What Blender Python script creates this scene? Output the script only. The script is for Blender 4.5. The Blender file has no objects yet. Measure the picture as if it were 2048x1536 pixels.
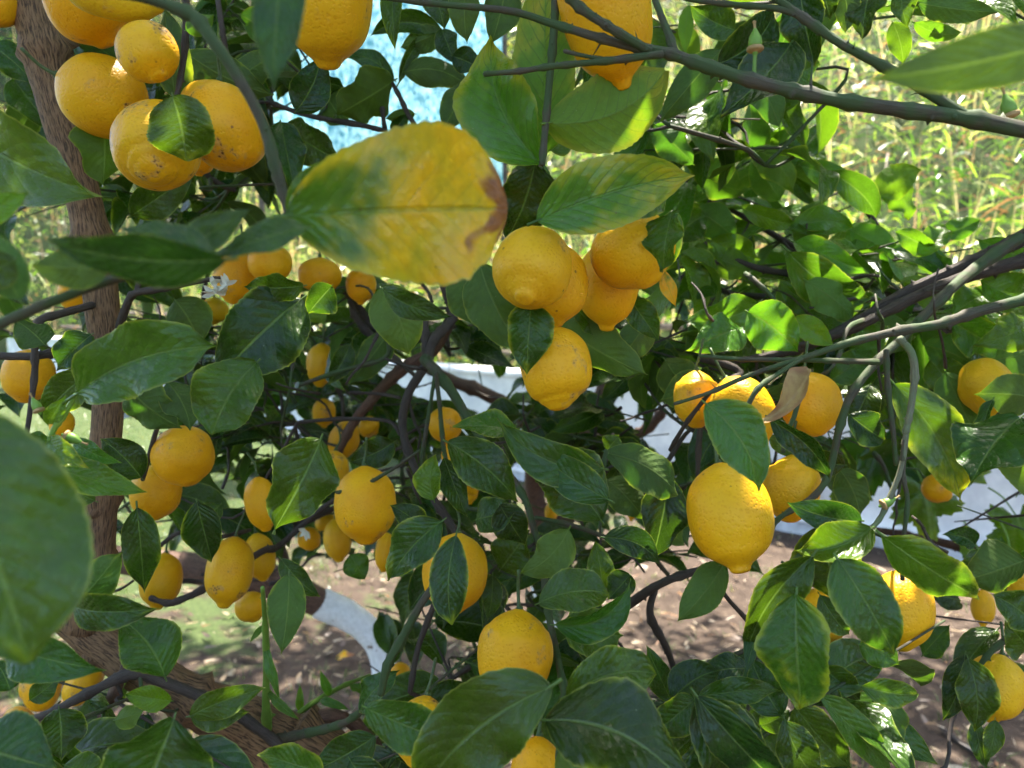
import bpy, bmesh, math, random
from mathutils import Vector, Matrix, noise as mnoise
random.seed(7)
R_ = math.radians
sc = bpy.context.scene

# ------------------------------------------------------------------ camera
F = 1547.0                      # focal length in photo pixels (photo is 2048 x 1536)
CAM = Vector((0.0, 0.0, 1.5))
PITCH = math.atan((768 - 600) / F)      # horizon sits at row 600
cam_data = bpy.data.cameras.new("camera")
cam = bpy.data.objects.new("camera", cam_data)
sc.collection.objects.link(cam)
cam.location = CAM
cam.rotation_euler = (math.pi / 2 - PITCH, 0, 0)
cam_data.sensor_width = 36.0
cam_data.lens = F / 2048 * 36.0
cam_data.clip_start = 0.02
cam_data.clip_end = 400
cam_data.dof.use_dof = True
cam_data.dof.focus_distance = 0.62
cam_data.dof.aperture_fstop = 8.0
sc.camera = cam
CROT = cam.rotation_euler.to_matrix()

def P(px, py, d):
    """The point that is d metres in front of the lens in the direction of photo pixel (px, py)."""
    return CAM + CROT @ Vector(((px - 1024) / F * d, -(py - 768) / F * d, -d))

# ------------------------------------------------------------------ sky, sun, exposure
SUN_EL, SUN_AZ = 66.0, 14.0     # azimuth clockwise from +Y: the sun stands beyond the trees
world = bpy.data.worlds.new("World")
sc.world = world
world.use_nodes = True
wn = world.node_tree.nodes
sky = wn.new("ShaderNodeTexSky")
sky.sky_type = 'NISHITA'
sky.sun_disc = False
sky.sun_elevation = R_(SUN_EL)
sky.sun_rotation = R_(SUN_AZ)
sky.dust_density = 2.5
sky.air_density = 0.8
sky.ozone_density = 0.8
wn["Background"].inputs[1].default_value = 0.14
world.node_tree.links.new(sky.outputs[0], wn["Background"].inputs[0])
sun_d = bpy.data.lights.new("sun", 'SUN')
sun = bpy.data.objects.new("sun", sun_d)
sc.collection.objects.link(sun)
sun_d.energy = 4.5
sun_d.angle = R_(0.53)
sun_d.color = (1.0, 0.93, 0.82)
sd = Vector((math.sin(R_(SUN_AZ)) * math.cos(R_(SUN_EL)), math.cos(R_(SUN_AZ)) * math.cos(R_(SUN_EL)), math.sin(R_(SUN_EL))))
sun.rotation_euler = sd.to_track_quat('Z', 'Y').to_euler()
sun.location = sd * 50
vs = sc.view_settings
vs.view_transform = 'Standard'
vs.look = 'None'
vs.gamma = 1
vs.use_curve_mapping = False
vs.exposure = 2.40
sc.cycles.use_denoising = True
sc.cycles.max_bounces = 4
sc.cycles.diffuse_bounces = 2
sc.cycles.glossy_bounces = 2
sc.cycles.transmission_bounces = 3
sc.cycles.adaptive_threshold = 0.03
sc.cycles.transparent_max_bounces = 6

# ------------------------------------------------------------------ helpers
COL = sc.collection

def tag(o, label=None, cat=None, group=None, kind=None):
    if label: o["label"] = label
    if cat: o["category"] = cat
    if group: o["group"] = group
    if kind: o["kind"] = kind
    return o

def empty(name, loc):
    e = bpy.data.objects.new(name, None)
    e.location = loc
    e.empty_display_size = 0.1
    COL.objects.link(e)
    return e

def link(name, me, mat, parent=None, loc=(0, 0, 0), mw=None):
    o = bpy.data.objects.new(name, me)
    if mat is not None and not me.materials:
        me.materials.append(mat)
    COL.objects.link(o)
    M = mw if mw is not None else Matrix.Translation(Vector(loc))
    if parent is not None:
        o.parent = parent
        M = Matrix.Translation(-Vector(parent.location)) @ M
    o.matrix_basis = M
    return o

def mesh(name, v, f, uv=None, smooth=True, col=None):
    me = bpy.data.meshes.new(name)
    me.from_pydata(v, [], f)
    if uv is not None:
        lay = me.uv_layers.new(name="UVMap")
        idx = [0] * len(me.loops)
        me.loops.foreach_get("vertex_index", idx)
        flat = [0.0] * (2 * len(idx))
        for i, k in enumerate(idx):
            flat[2 * i], flat[2 * i + 1] = uv[k]
        lay.data.foreach_set("uv", flat)
    if col is not None:
        at = me.color_attributes.new("tone", 'FLOAT_COLOR', 'POINT')
        flat = []
        for c in col: flat.extend(c)
        at.data.foreach_set("color", flat)
    if smooth:
        me.polygons.foreach_set("use_smooth", [True] * len(me.polygons))
    me.update()
    return me

# node helpers
class NT:
    def __init__(s, name):
        s.mat = bpy.data.materials.new(name)
        s.mat.use_nodes = True
        s.t = s.mat.node_tree
        s.t.nodes.clear()
        s.out = s.t.nodes.new("ShaderNodeOutputMaterial")
    def n(s, typ, **kw):
        x = s.t.nodes.new(typ)
        for k, v in kw.items(): setattr(x, k, v)
        return x
    def set(s, sock, v):
        if v is None: return
        if isinstance(v, bpy.types.NodeSocket): s.t.links.new(v, sock)
        elif isinstance(v, (tuple, list)) and len(v) == 3 and sock.type == 'RGBA': sock.default_value = (*v, 1)
        else: sock.default_value = v
    def m(s, op, a, b=None, c=None, clamp=False):
        x = s.n("ShaderNodeMath", operation=op, use_clamp=clamp)
        s.set(x.inputs[0], a); s.set(x.inputs[1], b); s.set(x.inputs[2], c)
        return x.outputs[0]
    def mix(s, fac, a, b, bt='MIX'):
        x = s.n("ShaderNodeMix", data_type='RGBA', blend_type=bt)
        s.set(x.inputs[0], fac); s.set(x.inputs[6], a); s.set(x.inputs[7], b)
        return x.outputs[2]
    def ss(s, v, lo, hi, a=0.0, b=1.0):
        x = s.n("ShaderNodeMapRange", interpolation_type='SMOOTHSTEP')
        s.set(x.inputs[0], v); s.set(x.inputs[1], lo); s.set(x.inputs[2], hi); s.set(x.inputs[3], a); s.set(x.inputs[4], b)
        return x.outputs[0]
    def xyz(s, x, y, z):
        c = s.n("ShaderNodeCombineXYZ")
        s.set(c.inputs[0], x); s.set(c.inputs[1], y); s.set(c.inputs[2], z)
        return c.outputs[0]
    def noise(s, vec, scale, detail=3, rough=0.5):
        x = s.n("ShaderNodeTexNoise")
        s.set(x.inputs["Vector"], vec); s.set(x.inputs["Scale"], scale); s.set(x.inputs["Detail"], detail); s.set(x.inputs["Roughness"], rough)
        return x.outputs[0]
    def vor(s, vec, scale, feature='F1', rnd=1.0):
        x = s.n("ShaderNodeTexVoronoi", feature=feature)
        s.set(x.inputs["Vector"], vec); s.set(x.inputs["Scale"], scale); s.set(x.inputs["Randomness"], rnd)
        return x
    def bump(s, h, strength=0.3, dist=0.001, normal=None):
        x = s.n("ShaderNodeBump")
        s.set(x.inputs["Strength"], strength); s.set(x.inputs["Distance"], dist); s.set(x.inputs["Height"], h)
        if normal is not None: s.set(x.inputs["Normal"], normal)
        return x.outputs[0]
    def bsdf(s, col, rough=0.5, spec=0.5, normal=None, **kw):
        x = s.n("ShaderNodeBsdfPrincipled")
        s.set(x.inputs["Base Color"], col); s.set(x.inputs["Roughness"], rough); s.set(x.inputs["Specular IOR Level"], spec)
        if normal is not None: s.set(x.inputs["Normal"], normal)
        for k, v in kw.items(): s.set(x.inputs[k.replace("_", " ")], v)
        return x.outputs[0]
    def done(s, sh):
        s.t.links.new(sh, s.out.inputs[0])
        return s.mat

# ------------------------------------------------------------------ materials
def leaf_material(name, stuff=False):
    n = NT(name)
    uv = n.n("ShaderNodeUVMap").outputs[0]
    sp = n.n("ShaderNodeSeparateXYZ"); n.set(sp.inputs[0], uv)
    U, V = sp.outputs[0], sp.outputs[1]
    a = n.m('ABSOLUTE', n.m('MULTIPLY_ADD', U, 2.0, -1.0))
    side = n.m('SIGN', n.m('SUBTRACT', U, 0.5))
    sc3 = n.n("ShaderNodeSeparateColor")
    if stuff:
        at = n.n("ShaderNodeAttribute", attribute_name="tone")
        n.set(sc3.inputs[0], at.outputs["Color"]); rnd = at.outputs["Alpha"]
    else:
        oi = n.n("ShaderNodeObjectInfo")
        n.set(sc3.inputs[0], oi.outputs["Color"]); rnd = oi.outputs["Random"]
    cR, cG, cB = sc3.outputs[0], sc3.outputs[1], sc3.outputs[2]
    vec = n.xyz(n.m('MULTIPLY', U, 0.55), V, n.m('MULTIPLY', rnd, 61.0))
    nz = n.noise(vec, 4.5, 2, 0.6)
    nf = n.noise(vec, 26.0, 2, 0.6)
    wob = n.m('MULTIPLY_ADD', nz, 0.5, -0.25)
    mid = n.ss(a, 0.018, 0.055, 1.0, 0.0)
    lat = n.m('ADD', n.m('MULTIPLY_ADD', V, 10.0, n.m('MULTIPLY', a, -2.9)), n.m('MULTIPLY_ADD', side, 0.21, wob))
    f = n.m('MULTIPLY', n.m('ABSOLUTE', n.m('SUBTRACT', n.m('FRACT', lat), 0.5)), 2.0)
    lv = n.m('MULTIPLY', n.ss(f, 0.80, 0.985), n.m('MULTIPLY_ADD', a, -0.75, 0.95))
    vein = n.m('MAXIMUM', mid, n.m('MULTIPLY', lv, 0.55))
    g = n.m('ADD', cG, n.m('MULTIPLY_ADD', nz, 0.5, -0.25), clamp=True)
    green = n.mix(g, n.mix(rnd, (0.013, 0.046, 0.008), (0.026, 0.050, 0.005)), n.mix(rnd, (0.090, 0.245, 0.020), (0.150, 0.270, 0.012)))
    # yellowing: edges and tip first, between the veins
    edge = n.m('ADD', n.m('POWER', n.m('MAXIMUM', a, V), 5.0), n.m('MULTIPLY', n.m('SUBTRACT', V, 0.4), n.ss(cR, 0.3, 0.6, 0.0, 2.6)))
    ysum = n.m('ADD', n.m('ADD', cR, n.m('MULTIPLY_ADD', nz, 1.0, -0.5)), n.m('MULTIPLY', edge, 0.52))
    ym = n.m('MULTIPLY', n.ss(ysum, 0.40, 0.85), n.m('MULTIPLY_ADD', vein, n.ss(cR, 0.54, 0.63, -0.75, -0.35), 1.0))
    ycol = n.mix(n.ss(n.m('ADD', n.m('MULTIPLY', cR, 0.9), n.m('ADD', n.m('MULTIPLY', V, 0.22), n.m('MULTIPLY_ADD', nz, 0.5, -0.25))), 0.45, 0.95), (0.26, 0.32, 0.022), (0.74, 0.39, 0.008))
    col = n.mix(ym, green, ycol)
    col = n.mix(n.m('MULTIPLY', mid, n.ss(cR, 0.3, 0.5, 0.5, 0.05)), col, (0.16, 0.25, 0.07))
    col = n.mix(n.m('MULTIPLY', lv, n.m('MULTIPLY', n.ss(cR, 0.25, 0.42, 0.10, 0.62), n.ss(cR, 0.54, 0.63, 1.0, 0.0))), col, n.mix(n.ss(cR, 0.25, 0.45), (0.12, 0.20, 0.05), (0.035, 0.075, 0.02)))
    col = n.mix(n.ss(a, 0.955, 0.985, 0.0, 0.55), col, (0.26, 0.30, 0.07))
    # fine mottling, dust specks, dark scars
    col = n.mix(n.ss(nf, 0.35, 0.7, 0.0, 0.22), col, n.mix(0.5, col, (0.0, 0.0, 0.0)))
    vo = n.vor(vec, 34.0)
    vs3 = n.n("ShaderNodeSeparateColor"); n.set(vs3.inputs[0], vo.outputs["Color"])
    speck = n.m('MULTIPLY', n.ss(vo.outputs["Distance"], 0.06, 0.13, 1.0, 0.0), n.ss(vs3.outputs[0], 0.93, 0.94))
    col = n.mix(n.m('MULTIPLY', speck, 0.7), col, (0.42, 0.46, 0.33))
    scar = n.m('MULTIPLY', n.ss(vo.outputs["Distance"], 0.12, 0.22, 1.0, 0.0), n.ss(vs3.outputs[1], 0.965, 0.97))
    col = n.mix(n.m('MULTIPLY', scar, 0.75), col, (0.09, 0.045, 0.02))
    # dry brown tip
    dm = n.ss(n.m('ADD', n.m('MULTIPLY_ADD', V, 0.95, n.m('MULTIPLY', nz, 0.5)), n.m('MULTIPLY_ADD', cB, 0.62, -0.95)), 0.49, 0.55)
    dm = n.m('MULTIPLY', dm, n.ss(cB, 0.02, 0.08))
    col = n.mix(dm, col, n.mix(nf, (0.10, 0.035, 0.012), (0.36, 0.14, 0.05)))
    back = n.n("ShaderNodeNewGeometry").outputs["Backfacing"]
    bcol = n.mix(0.42, col, (0.145, 0.205, 0.065))
    col2 = n.mix(back, col, bcol)
    rough = n.m('ADD', n.m('MULTIPLY_ADD', nf, 0.22, 0.17), n.m('MULTIPLY', back, 0.27))
    h = n.m('ADD', n.m('MULTIPLY', n.m('POWER', n.m('SUBTRACT', 1.0, f), 0.6), n.ss(nz, 0.35, 0.75, 0.25, 1.0)), n.m('MULTIPLY_ADD', mid, -1.3, n.m('MULTIPLY_ADD', nf, 0.9, n.m('MULTIPLY', nz, 3.0))))
    nrm = n.bump(h, 0.48, 0.0014)
    p = n.bsdf(col2, rough, n.m('MULTIPLY_ADD', back, -0.2, 0.42), nrm)
    tr = n.n("ShaderNodeBsdfTranslucent")
    tcol = n.mix(0.75, col, (2.6, 2.7, 0.9), 'MULTIPLY')
    n.set(tr.inputs[0], tcol)
    mx = n.n("ShaderNodeMixShader")
    n.set(mx.inputs[0], 0.30); n.set(mx.inputs[1], p); n.set(mx.inputs[2], tr.outputs[0])
    return n.done(mx.outputs[0])

def lemon_material():
    n = NT("lemon_peel")
    oc = n.n("ShaderNodeTexCoord").outputs["Object"]
    oi = n.n("ShaderNodeObjectInfo")
    s3 = n.n("ShaderNodeSeparateColor"); n.set(s3.inputs[0], oi.outputs["Color"])
    off = n.n("ShaderNodeVectorMath", operation='ADD')
    n.set(off.inputs[0], oc); n.set(off.inputs[1], n.xyz(n.m('MULTIPLY', oi.outputs["Random"], 9.0), oi.outputs["Random"], 0.0))
    v = off.outputs[0]
    big = n.noise(v, 22.0, 3, 0.55)
    fine = n.noise(v, 260.0, 3, 0.6)
    pore = n.vor(v, 420.0, 'SMOOTH_F1')
    pd = pore.outputs["Distance"]
    col = n.mix(n.ss(big, 0.3, 0.7), (0.82, 0.365, 0.004), (0.87, 0.455, 0.006))
    col = n.mix(n.m('MULTIPLY', s3.outputs[1], 0.8), col, (0.62, 0.47, 0.018))
    col = n.mix(n.m('MULTIPLY', s3.outputs[2], 0.6), col, (0.80, 0.30, 0.004))
    col = n.mix(n.ss(n.noise(v, 9.0, 2), 0.55, 0.75, 0.0, 0.35), col, (0.66, 0.46, 0.015))
    col = n.mix(n.ss(pd, 0.0, 0.45, 0.28, 0.0), col, (0.62, 0.24, 0.004))
    col = n.mix(n.ss(fine, 0.62, 0.8, 0.0, 0.18), col, (0.95, 0.68, 0.12))  # pale spots paint tiny glints into the peel colour
    # rind scarring: pale rub marks with dark specks inside them
    rub = n.noise(v, 38.0, 4, 0.65)
    rm = n.ss(n.m('ADD', rub, n.m('MULTIPLY', s3.outputs[0], 0.25)), 0.70, 0.80)
    col = n.mix(n.m('MULTIPLY', rm, 0.6), col, (0.50, 0.28, 0.10))
    dk = n.vor(v, 300.0)
    dm = n.m('MULTIPLY', n.ss(dk.outputs["Distance"], 0.30, 0.50, 1.0, 0.0), n.ss(n.m('ADD', rub, n.m('MULTIPLY', s3.outputs[0], 0.25)), 0.73, 0.80))
    col = n.mix(n.m('MULTIPLY', dm, 0.85), col, (0.10, 0.04, 0.012))
    d2 = n.vor(v, 70.0)
    d3 = n.n("ShaderNodeSeparateColor"); n.set(d3.inputs[0], d2.outputs["Color"])
    dot = n.m('MULTIPLY', n.ss(d2.outputs["Distance"], 0.05, 0.10, 1.0, 0.0), n.ss(d3.outputs[0], 0.72, 0.74))
    col = n.mix(n.m('MULTIPLY', dot, 0.8), col, (0.20, 0.08, 0.02))
    h = n.m('ADD', n.ss(pd, 0.05, 0.5), n.m('MULTIPLY_ADD', fine, 0.5, n.m('MULTIPLY', n.noise(v, 90.0, 2), 2.0)))
    nrm = n.bump(h, 0.38, 0.0007)
    p = n.bsdf(col, n.m('MULTIPLY_ADD', fine, 0.16, 0.36), 0.26, nrm, Subsurface_Weight=0.0)
    return n.done(p)

def bark_material(name, dark, light, ridges=1.0, green=None):
    n = NT(name)
    uv = n.n("ShaderNodeUVMap").outputs[0]
    sp = n.n("ShaderNodeSeparateXYZ"); n.set(sp.inputs[0], uv)
    ang = n.m('MULTIPLY', sp.outputs[0], 2 * math.pi)
    rr = 0.02
    wv = n.xyz(n.m('MULTIPLY', n.m('COSINE', ang), rr), n.m('MULTIPLY', n.m('SINE', ang), rr), n.m('MULTIPLY', sp.outputs[1], 0.09))
    wob = n.noise(n.xyz(n.m('MULTIPLY', n.m('COSINE', ang), rr), n.m('MULTIPLY', n.m('SINE', ang), rr), sp.outputs[1]), 60.0, 2)
    wv2 = n.n("ShaderNodeVectorMath", operation='ADD'); n.set(wv2.inputs[0], wv)
    n.set(wv2.inputs[1], n.xyz(n.m('MULTIPLY', wob, 0.004), n.m('MULTIPLY', wob, 0.003), 0.0))
    r1 = n.noise(wv2.outputs[0], 900.0, 4, 0.55)
    big = n.noise(n.n("ShaderNodeTexCoord").outputs["Object"], 14.0, 3)
    fis = n.ss(r1, 0.36, 0.58)
    col = n.mix(fis, dark, light)
    col = n.mix(n.ss(big, 0.35, 0.75, 0.0, 0.30), col, n.mix(0.5, col, (0.19, 0.16, 0.13)))
    if green is not None:
        col = n.mix(n.ss(n.noise(n.n("ShaderNodeTexCoord").outputs["Object"], 38.0, 3), 0.42, 0.60, 0.8, 0.05), col, green)
    nrm = n.bump(n.m('ADD', fis, n.m('MULTIPLY', r1, 0.5)), 0.55 * ridges, 0.0016)
    return n.done(n.bsdf(col, 0.72, 0.3, nrm))

def simple_material(name, col, rough=0.6, spec=0.3, var=0.25, scale=30.0, col2=None, bumpd=0.0):
    n = NT(name)
    oc = n.n("ShaderNodeTexCoord").outputs["Object"]
    nz = n.noise(oc, scale, 4, 0.6)
    c2 = col2 if col2 else tuple(x * (1 - var) for x in col)
    c = n.mix(n.ss(nz, 0.35, 0.65), col, c2)
    nrm = n.bump(nz, 0.4, bumpd) if bumpd else None
    return n.done(n.bsdf(c, rough, spec, nrm))

M_LEAF = leaf_material("lemon_leaf")
def foliage_material():
    n = NT("lemon_foliage")
    at = n.n("ShaderNodeAttribute", attribute_name="tone")
    s3 = n.n("ShaderNodeSeparateColor"); n.set(s3.inputs[0], at.outputs["Color"])
    col = n.mix(s3.outputs[1], (0.014, 0.050, 0.009), (0.105, 0.270, 0.018))
    col = n.mix(s3.outputs[0], col, (0.26, 0.32, 0.022))
    tr = n.n("ShaderNodeBsdfTranslucent"); n.set(tr.inputs[0], n.mix(0.75, col, (2.6, 2.7, 0.9), 'MULTIPLY'))
    mx = n.n("ShaderNodeMixShader"); n.set(mx.inputs[0], 0.30); n.set(mx.inputs[1], n.bsdf(col, 0.35, 0.5)); n.set(mx.inputs[2], tr.outputs[0])
    return n.done(mx.outputs[0])
M_FOL = foliage_material()
M_LEAFS = leaf_material("lemon_leaf_mass", True)
M_LEMON = lemon_material()
M_BARK = bark_material("trunk_bark", (0.052, 0.027, 0.014), (0.260, 0.148, 0.074), 1.0)
M_BARK2 = bark_material("limb_bark", (0.050, 0.026, 0.018), (0.165, 0.092, 0.062), 0.6)
M_TWIGB = bark_material("brown_twig", (0.020, 0.015, 0.013), (0.085, 0.066, 0.055), 0.7)
M_TWIGG = bark_material("green_twig", (0.030, 0.026, 0.018), (0.090, 0.078, 0.052), 0.35, (0.045, 0.088, 0.026))
M_PALE = bark_material("pale_twig", (0.085, 0.085, 0.050), (0.200, 0.205, 0.130), 0.4, (0.120, 0.170, 0.075))
M_SHOOT = simple_material("young_shoot", (0.16, 0.30, 0.04), 0.45, 0.4)
M_DRY = simple_material("dry_leaf", (0.52, 0.38, 0.16), 0.7, 0.2, 0.3, 60.0, (0.36, 0.20, 0.10))
M_STEM = simple_material("fruit_stem", (0.075, 0.12, 0.035), 0.5, 0.4, 0.4, 200.0)
M_PETAL = simple_material("blossom", (0.82, 0.80, 0.66), 0.6, 0.3, 0.15, 90.0)
M_STYLE = simple_material("dry_style", (0.46, 0.30, 0.13), 0.6, 0.3, 0.3, 200.0)

# ------------------------------------------------------------------ tubes (trunks, branches, twigs)
def catmull(pts, sub):
    out = []
    n = len(pts)
    for i in range(n - 1):
        p0, p1, p2, p3 = pts[max(i - 1, 0)], pts[i], pts[i + 1], pts[min(i + 2, n - 1)]
        for k in range(sub):
            t = k / sub
            out.append(tuple(0.5 * (2 * b + (c - a) * t + (2 * a - 5 * b + 4 * c - d) * t * t + (3 * b - a - 3 * c + d) * t ** 3) for a, b, c, d in zip(p0, p1, p2, p3)))
    out.append(tuple(pts[-1]))
    return out

def tube_mesh(name, pts, sides=10, sub=6, knob=0.0, nodes=0, seed=1, thorns=0, cap=True):
    """pts: (x, y, z, radius). knob: relative lumpiness; nodes: swollen leaf scars along it; thorns: short spines."""
    rng = random.Random(seed)
    c = catmull(pts, sub)
    n = len(c)
    vs_, fs, uv = [], [], []
    P3 = [Vector(q[:3]) for q in c]
    rad = [max(q[3], 0.0004) for q in c]
    ln = [0.0]
    for i in range(1, n): ln.append(ln[-1] + (P3[i] - P3[i - 1]).length)
    if nodes:
        used = set()
        for _ in range(nodes):
            k = rng.randrange(1, n - 1)
            if k in used or k - 1 in used or k + 1 in used: continue
            used.add(k)
            rad[k] *= 1.30
            rad[k - 1] *= 1.08
    up = Vector((0.31, 0.17, 0.93)).normalized()
    prev = None
    frames = []
    for i in range(n):
        t = (P3[min(i + 1, n - 1)] - P3[max(i - 1, 0)])
        t = t.normalized() if t.length > 1e-9 else Vector((0, 0, 1))
        if prev is None:
            x = up.cross(t)
            if x.length < 0.1: x = Vector((1, 0, 0)).cross(t)
            x.normalize()
        else:
            x = prev - t * prev.dot(t)
            x.normalize()
        prev = x
        y = t.cross(x)
        frames.append((x, y, t))
        for j in range(sides + 1):
            a = 2 * math.pi * j / sides
            r = rad[i]
            if knob:
                q = P3[i] * (0.35 / max(rad[i], 0.002)) + Vector((math.cos(a), math.sin(a), seed * 3.1))
                r *= 1 + knob * mnoise.noise(q)
            w = P3[i] + x * (r * math.cos(a)) + y * (r * math.sin(a))
            vs_.append(w); uv.append((j / sides, ln[i]))
    for i in range(n - 1):
        for j in range(sides):
            a0 = i * (sides + 1) + j
            fs.append((a0, a0 + 1, a0 + sides + 2, a0 + sides + 1))
    if cap:
        for i in (0, n - 1):
            k = len(vs_)
            vs_.append(P3[i] + frames[i][2] * (rad[i] * (0.5 if i else -0.5))); uv.append((0.5, ln[i]))
            for j in range(sides):
                a0 = i * (sides + 1) + j
                fs.append((a0, a0 + 1, k) if i else (a0 + 1, a0, k))
    for q in range(thorns + nodes):
        i = rng.randrange(1, n - 1)
        x, y, t = frames[i]
        a = rng.uniform(0, 6.283)
        d = x * math.cos(a) + y * math.sin(a)
        u2 = t.cross(d)
        spine = q < thorns
        h = rad[i] * (rng.uniform(1.2, 2.4) + (1.2 if spine else 0.0)) if spine else rad[i] * 0.55
        w = rad[i] * (0.22 if spine else 0.5)
        b = P3[i] + d * rad[i] * 0.85
        k = len(vs_)
        for m in range(5):
            aa = 6.283 * m / 5
            vs_.append(b + (t * math.cos(aa) + u2 * math.sin(aa)) * w); uv.append((0.2 * m, ln[i]))
        vs_.append(b + d * (h + rad[i] * 0.2) + t * h * 0.3); uv.append((0.5, ln[i]))
        for m in range(5): fs.append((k + m, k + (m + 1) % 5, k + 5))
    return mesh(name, vs_, fs, uv)

def pix(pl):
    """(px, py, depth, width in px) -> (x, y, z, radius)"""
    out = []
    for px, py, d, w in pl:
        p = P(px, py, d)
        out.append((p.x, p.y, p.z, 0.5 * w * d / F))
    return out

BRANCHPTS = []      # (point, tree) for twigs to hang from
def branch(tree, pl, mat, name="branch", sides=9, sub=6, knob=0.12, nodes=0, thorns=0, world_pts=None, seed=None, start=None):
    pts = (start or []) + (pix(pl) if pl else [])
    if world_pts: pts = pts + world_pts
    sd_ = seed if seed is not None else len(BRANCHPTS) + 3
    me = tube_mesh(name, pts, sides, sub, knob, nodes, sd_, thorns)
    # origin at its first point
    o = link(name, me, mat, tree)
    for q in catmull(pts, 3): BRANCHPTS.append((Vector(q[:3]), tree))
    return o

# ------------------------------------------------------------------ leaves
def prof(t, a, b):
    pk = a / (a + b)
    return (max(t, 0) ** a) * (max(1 - t, 0) ** b) / ((pk ** a) * ((1 - pk) ** b))

def blade(L, W, NL=30, NW=6, a=0.62, b=0.85, bend=0.0, arch=0.0, fold=0.12, wave=0.05, seed=0, pet=0.1, tear=0.0, twist=0.0, curl=0.0, acu=0.42):
    """A lemon leaf along +y, upper face +z; bend/arch are sagittas in units of L, curl rolls the margins up."""
    rng = random.Random(seed)
    ph = [rng.uniform(0, 6.28) for _ in range(6)]
    fr = [rng.uniform(1.4, 2.6) for _ in range(3)]
    v, f, uv = [], [], []
    asym = rng.uniform(-0.06, 0.06)
    jit = [rng.uniform(0.1, 1.5) for _ in range(NL + 1)]
    for i in range(NL + 1):
        t = i / NL
        te = 0.5 - 0.5 * math.cos(math.pi * t) if False else t
        hw = 0.5 * W * prof(min(max(te, 0.004), 0.996), a, b) * (1 - acu * min(1, max(0, (te - 0.84) / 0.13)) ** 1.5)
        cy = te * L
        cx = bend * L * 4 * te * (1 - te)
        cz = arch * L * 4 * te * (1 - te)
        dx = bend * 4 * (1 - 2 * te)
        nl = math.hypot(1, dx)
        for j in range(-NW, NW + 1):
            u = j / NW
            sgn = 1 if u > 0 else -1
            h = hw * (1 + asym * sgn)
            if abs(j) == NW:
                h *= 1 + (0.016 if i % 2 else -0.012) * jit[i] + 0.02 * math.sin(ph[0] + 9 * te * sgn)
                if tear and te > 0.72 and sgn > 0: h *= 1 - tear * (0.5 + 0.5 * math.sin(te * 63 + ph[1])) * (te - 0.72) / 0.28
            x = u * h
            z = fold * abs(u) * hw * (1.0 - 0.25 * abs(u)) + curl * hw * abs(u) ** 3
            z += wave * W * (abs(u) ** 1.8) * math.sin(fr[0] * 6.28 * te + (ph[1] if u > 0 else ph[2]))
            z += 0.010 * W * math.sin(20 * math.pi * (te - 0.27 * abs(u)) + (0.8 if u > 0 else 0)) * (abs(u) * (1 - abs(u) * 0.7) * 3)
            tw = twist * (te - 0.4)
            xx = x * math.cos(tw) - z * math.sin(tw)
            zz = x * math.sin(tw) + z * math.cos(tw)
            v.append(Vector((cx + xx / nl, cy - xx * dx / nl * 0.9, cz + zz)))
            uv.append((0.5 + 0.5 * u, te))
    c = 2 * NW + 1
    for i in range(NL):
        for j in range(c - 1):
            k = i * c + j
            f.append((k, k + 1, k + c + 1, k + c))
    if pet > 0:                     # petiole
        s0 = len(v)
        r = 0.011 * L
        d0 = Vector((-bend * 4 * 0.5, -1, -arch * 4 * 0.6)).normalized()
        for q in range(4):
            t = q / 3
            ctr = Vector((0, 0, -r * 0.4)) + d0 * (pet * L * t - 0.03 * L * (1 - t)) + Vector((0, 0, -0.25 * pet * L * t * t))
            for m in range(5):
                an = 6.283 * m / 5
                v.append(ctr + Vector((math.cos(an) * r, 0, math.sin(an) * r))); uv.append((0.5, 0.0))
        for q in range(3):
            for m in range(5):
                k = s0 + q * 5
                f.append((k + m, k + (m + 1) % 5, k + 5 + (m + 1) % 5, k + 5 + m))
    return v, f, uv

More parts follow.
